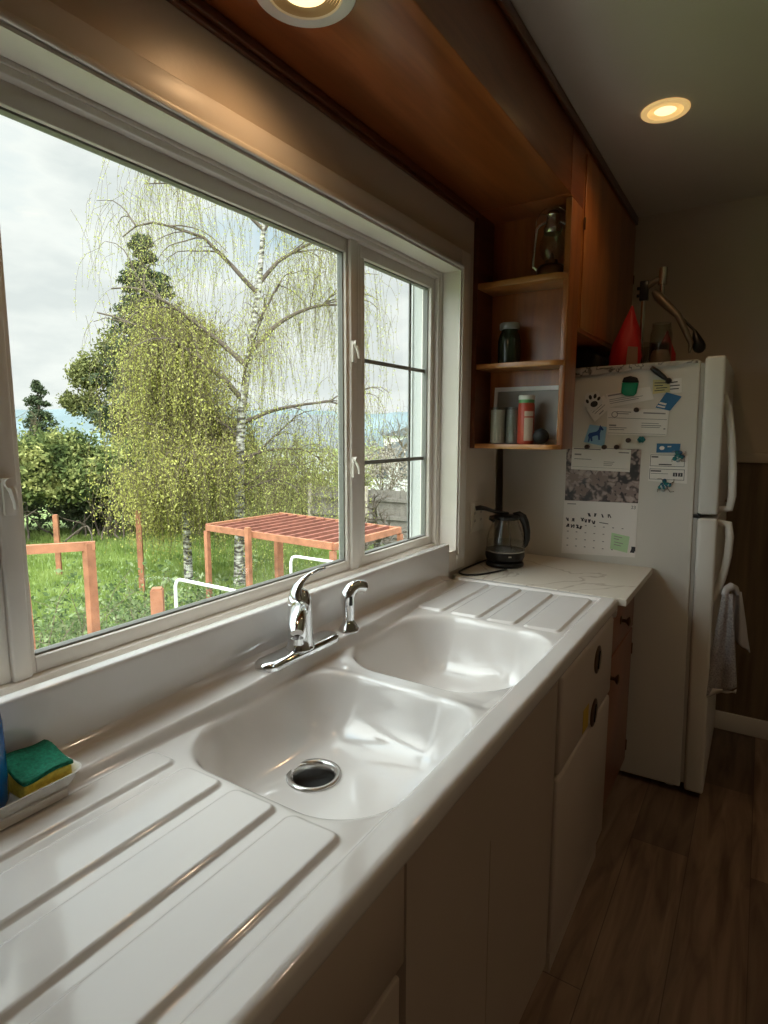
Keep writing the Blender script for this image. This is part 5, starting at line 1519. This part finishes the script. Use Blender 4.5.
# olive bushes behind the birch, toward the fence
for k, (x, y, z, r, lab) in enumerate(((-13.0, 13.6, -.3, 1.2, 'olive green bush behind the birch trunk'), (-12.4, 14.6, .3, 1.3, 'tall olive bush between birch and neighbouring roof'), (-11.4, 15.2, -.2, 1.1, 'loose olive bush behind the pergola'), (-13.8, 12.9, .5, 1.0, 'olive bush where hedge meets the birch'))):
    rs = np.random.RandomState(100+k)
    tr2 = [([np.array([x, y, GZ]), np.array([x+rs.normal()*.4, y+rs.normal()*.4, z+r*.3])], .04, .01) for _ in range(6)]
    crown_tree(lab, (x, y, GZ), [((x, y, z), r, .9), ((x+.4, y-.4, z-.7), r*.8, .8)], 5000, .05, 'olive_leaf', 110+k, tr2, 'olive_bush', cat='shrub')

# bare trees near the fence
def bare_tree(label, base, H, seed, r0=.09, depth=4, spread=.55, mat='bark_brown', name='bare_tree', lift=0.25, nk=3):
    rs = np.random.RandomState(seed)
    t_ = thing(name, label, 'tree', base)
    segs = []
    def grow(p, d, L, r, k):
        pts = arc(p, d, L, rs, 4, lift=lift*.3, drop=0, wob=.16)
        segs.extend(path_segs(pts, r, r*.6))
        if k == 0: return
        for _ in range(nk+(k > 2)):
            dd = (pts[-1]-pts[-2]); dd /= np.linalg.norm(dd); dd = dd+rs.normal(size=3)*spread; dd[2] += lift*.5
            s = rs.randint(2, len(pts)); grow(pts[s], dd, L*rs.uniform(.55, .85), r*.55, k-1)
    grow(np.array(base, float), (0, 0, 1), H*.32, r0, depth)
    np_tubes('branches', segs, mat, t_)
    return t_
bare_tree('low bare fruit tree with twisting branches before the fence', (-7.9, 12.1, GZ), 3.2, 5, .11, 4, .75, lift=.05)
crown_tree('grey brown leafless thicket behind the garden fence', (-10.3, 16.1, GZ), [((-10.3, 16.1, .1), 1.3, .8), ((-9.3, 16.6, -.2), 1.0, .8)], 6000, .035, 'grey_twigs', 131, [([(-10.3, 16.1, GZ), (-10.3, 16.1, .5)], .06, .02)], 'bare_thicket', cat='shrub')
bare_tree('bare grey tree seen through the side pane above the fence', (-11.2, 17.9, GZ), 4.8, 8, .09, 5, .5, 'twig', nk=3)
bare_tree('slim bare tree between the side pane and the neighbouring house', (-12.6, 18.0, GZ), 4.6, 9, .08, 5, .45, 'twig', nk=3)
bare_tree('bare twiggy tree at the near window jamb on the skyline', (-27.2, 12.6, GZ), 6.5, 12, .09, 4, .45, 'twig')

# fence
fc = thing('garden_fence', 'weathered grey board fence along the end of the lawn', 'fence', (-9, 13.6, GZ))
f0 = Vector((-11.3, 13.6, 0)); f1 = Vector((-5.5, 14.1, 0)); dv = (f1-f0).normalized()
b = B(); Lf = (f1-f0).length; k = 0
while k*.155 < Lf:
    p = f0+dv*(k*.155); b.beam((p.x, p.y, GZ+.05), (p.x, p.y, GZ+1.62+.02*math.sin(k*2.3)), .022, .148, dv); k += 1
b.build('boards', 'fence_wood', fc)
b = B()
for zz in (.35, .85, 1.35): b.beam((f0.x, f0.y-.04, GZ+zz), (f1.x, f1.y-.04, GZ+zz), .05, .09)
b.build('rails', 'fence_wood', fc)
for k in range(4):
    p = f0+dv*(k*1.9+.1); b = B(); b.beam((p.x, p.y-.07, GZ), (p.x, p.y-.07, GZ+1.7), .09, .09, dv); b.build('post', 'grey_post', fc)

# neighbouring houses
def house(label, c, ang, w, d, hw, hr, seed, roof='house_roof'):
    t_ = thing('neighbour_house', label, 'house', (c[0], c[1], GZ))
    ca, sa = math.cos(ang), math.sin(ang)
    U = Vector((ca, sa, 0)); V = Vector((-sa, ca, 0)); O = Vector((c[0], c[1], GZ))
    b = B(); b.obox(O+Vector((0, 0, hw/2)), U, V, (0, 0, 1), w/2, d/2, hw/2); b.build('walls', 'house_white', t_)
    b = B(); b.prism([(-w/2-.3, hw-.05), (w/2+.3, hw-.05), (0, hw+hr)], O-V*(d/2+.3), U, (0, 0, 1), V*(d+.6)); b.build('roof', roof, t_)
    for k in range(3):
        x = -w/2+w*(k+.5)/3
        b = B(); b.obox(O-V*(d/2+.01)+U*x+Vector((0, 0, hw*.6)), U, V, (0, 0, 1), .45, .03, .45); b.build('window', 'house_glass', t_)
        b = B(); b.obox(O+U*(w/2+.01)+V*(-d/2+d*(k+.5)/3)+Vector((0, 0, hw*.6)), V, U, (0, 0, 1), .45, .03, .45); b.build('window', 'house_glass', t_)
house('grey roofed white house beyond the garden behind the birch', (-23.6, 27.4), .72+PI/2, 3.4, 4.0, 2.3, 1.9, 1)
house('low white house beyond the fence seen through the side pane', (-16.6, 29.4), .3, 4.5, 4, 1.9, 1.0, 2)
house('distant pale house on the slope above the fence', (-30, 56.0), .5, 9, 7, 2.8, 1.6, 3)

# pergola: stained beams and slats
pg_ = thing('pergola', 'low orange stained timber pergola with slatted roof on the lawn', 'pergola', (-5.5, 6.3, GZ))
Lc, Nc, Fc, Bc = Vector((-6.72, 5.78, .10)), Vector((-4.29, 5.60, .10)), Vector((-4.24, 7.09, .10)), Vector((-6.12, 6.90, .10))
Bc = Lc+(Fc-Nc)
for (p, q_) in ((Lc, Nc), (Nc, Fc), (Fc, Bc), (Bc, Lc)):
    b = B(); b.beam(p-Vector((0, 0, .05)), q_-Vector((0, 0, .04)), .05, .085); b.build('edge_beam', 'stained_post', pg_)
for k in range(1, 12):
    p = Lc+(Nc-Lc)*k/12; q_ = Bc+(Fc-Bc)*k/12
    b = B(); b.beam(p-Vector((0, 0, .035)), q_-Vector((0, 0, .035)), .045, .07); b.build('slat', 'stained_slat', pg_)
for p in (Lc, Nc, Fc, Bc):
    b = B(); b.beam((p.x, p.y, GZ), (p.x, p.y, .0), .065, .065, (1, 0, 0)); b.build('post', 'stained_post', pg_)
p = Lc+(Nc-Lc)*.395+Vector((.03, -.09, 0))
b = B(); b.beam((p.x, p.y, GZ), (p.x, p.y, .16), .065, .065, (1, 0, 0)); b.build('post', 'stained_post', pg_)
p = Lc+(Fc-Lc)*.5
b = B(); b.beam((p.x-.3, p.y-.2, GZ), (p.x-.3, p.y-.2, .0), .065, .065, (1, 0, 0)); b.build('post', 'stained_post', pg_)
# standalone posts
for (x, y, zt_, w, lab, mt) in ((-13.1, 7.05, -.42, .10, 'thin orange post in the lawn nearest the hedge', 'stained_post'), (-10.35, 7.2, -.14, .10, 'slim orange post standing alone in front of the dense weeping tree', 'stained_post'),
                            (-3.24, 2.36, .42, .075, 'square orange post top just outside the glass beside the white pipe', 'stained_post')):
    b = B(); b.beam((x, y, GZ), (x, y, zt_), w, w, (.7, .7, 0)); b.beam((x, y, zt_), (x, y, zt_+.012), w*.8, w*.8, (.7, .7, 0)); o = b.build('garden_post', mt); tag(o, lab, 'post', 'orange garden posts')
# near frame: post, cross beam
nf = thing('timber_frame', 'orange timber post and cross rail close outside the window', 'frame', (-4.49, 2.66, GZ))
b = B(); b.beam((-4.49, 2.66, GZ), (-4.49, 2.66, .55), .070, .070, (1, 0, 0)); b.build('post', 'stained_post', nf)
b = B(); b.beam((-5.05, 1.90, .525), (-4.46, 2.70, .525), .045, .07); b.build('rail', 'stained_post', nf)
b = B(); b.beam((-4.96, 2.02, GZ), (-4.96, 2.02, .49), .070, .070, (1, 0, 0)); b.build('post', 'stained_post', nf)
for (x, y, zt_, lab, mt, dx) in ((-4.30, 2.02, .50, 'weathered post of the leaning pair near the window corner', 'grey_post', .0), (-4.18, 1.98, .42, 'orange stake leaning against the weathered post', 'stained_post', .03)):
    b = B(); b.beam((x+dx, y+dx, GZ), (x, y, zt_), .08, .08, (1, 0, 0)); o = b.build('garden_stake', mt); tag(o, lab, 'post', 'stakes by the window corner')
# white pipes and hose
for (p0, p1, lab) in (((-3.78, 2.92, .30), (-3.10, 2.92, .30), 'bent white pipe rail beside the square post top'), ((-3.60, 4.06, .30), (-3.05, 4.06, .30), 'bent white pipe rail in front of the pergola')):
    b = B(); b.tube([(p0[0], p0[1], GZ+.0), (p0[0], p0[1], .24), (p0[0]+.02, p0[1], .285), (p0[0]+.06, p0[1], .30), (p1[0], p1[1], .30), (p1[0]+.2, p1[1], .30)], .013, 8); o = b.build('pipe_rail', 'pipe_white', smooth=True); tag(o, lab, 'pipe', 'white pipe rails in the garden')

# low shrubs and canes under the window
random.seed(21)
sl = [(-5.4, 2.9, .8), (-5.2, 3.4, .8), (-6.3, 3.2, .9), (-6.2, 4.2, .8), (-6.6, 5.0, .75), (-7.0, 5.8, .6), (-4.6, 3.7, .7), (-4.9, 4.6, .6), (-3.9, 3.3, .6), (-7.6, 4.1, .6)]
sn = ['beneath the cross rail', 'beyond the near post', 'behind the timber frame', 'between the near post and the lawn', 'before the slim lone post', 'at the foot of the birch', 'under the square post top', 'before the pergola corner', 'below the first white pipe', 'at the edge of the mown lawn']
for k, (x, y, r) in enumerate(sl):
    rs = np.random.RandomState(200+k)
    t_ = thing('garden_shrub', 'low leafy green shrub '+sn[k], 'shrub', (x, y, GZ), 'low shrubs below the window')
    segs = []; P = []
    for j in range(26):
        a = rs.uniform(0, 2*PI); d = np.array([math.cos(a)*.45, math.sin(a)*.45, 1.0]); L = rs.uniform(.6, 1.5)*(r+.35)
        pts = arc((x+rs.normal()*.3, y+rs.normal()*.3, GZ), d, L, rs, 6, 0, .35, .12)
        segs += path_segs(pts, .007, .003)
        for q_ in pts[1:]:
            P.append(q_+rs.normal(size=(15, 3))*.085)
    np_tubes('stems', segs, 'twig', t_)
    leaves('foliage', np.concatenate(P), .030, 'shrub_leaf', t_, .6, rs)
# grass
rs = np.random.RandomState(77)
n = 90000
a = rs.uniform(math.radians(18), math.radians(72), n); r = 5+rs.rand(n)**.8*17
P = np.stack([-r*np.sin(a), r*np.cos(a), np.full(n, GZ+.03)], 1)
h = rs.uniform(.04, .10, n)*(1+.3*(r > 10))
U = np.stack([rs.normal(size=n)*.02, rs.normal(size=n)*.02, h], 1); V = np.stack([rs.normal(size=n), rs.normal(size=n), np.zeros(n)], 1); V /= np.linalg.norm(V, axis=1, keepdims=True); V *= .012
v_, f_ = quads(P, U, V)
o = npmesh('lawn_grass', v_, f_, 'grass_blade', smooth=False); tag(o, 'short bright green grass covering the lawn', 'grass', kind='stuff')
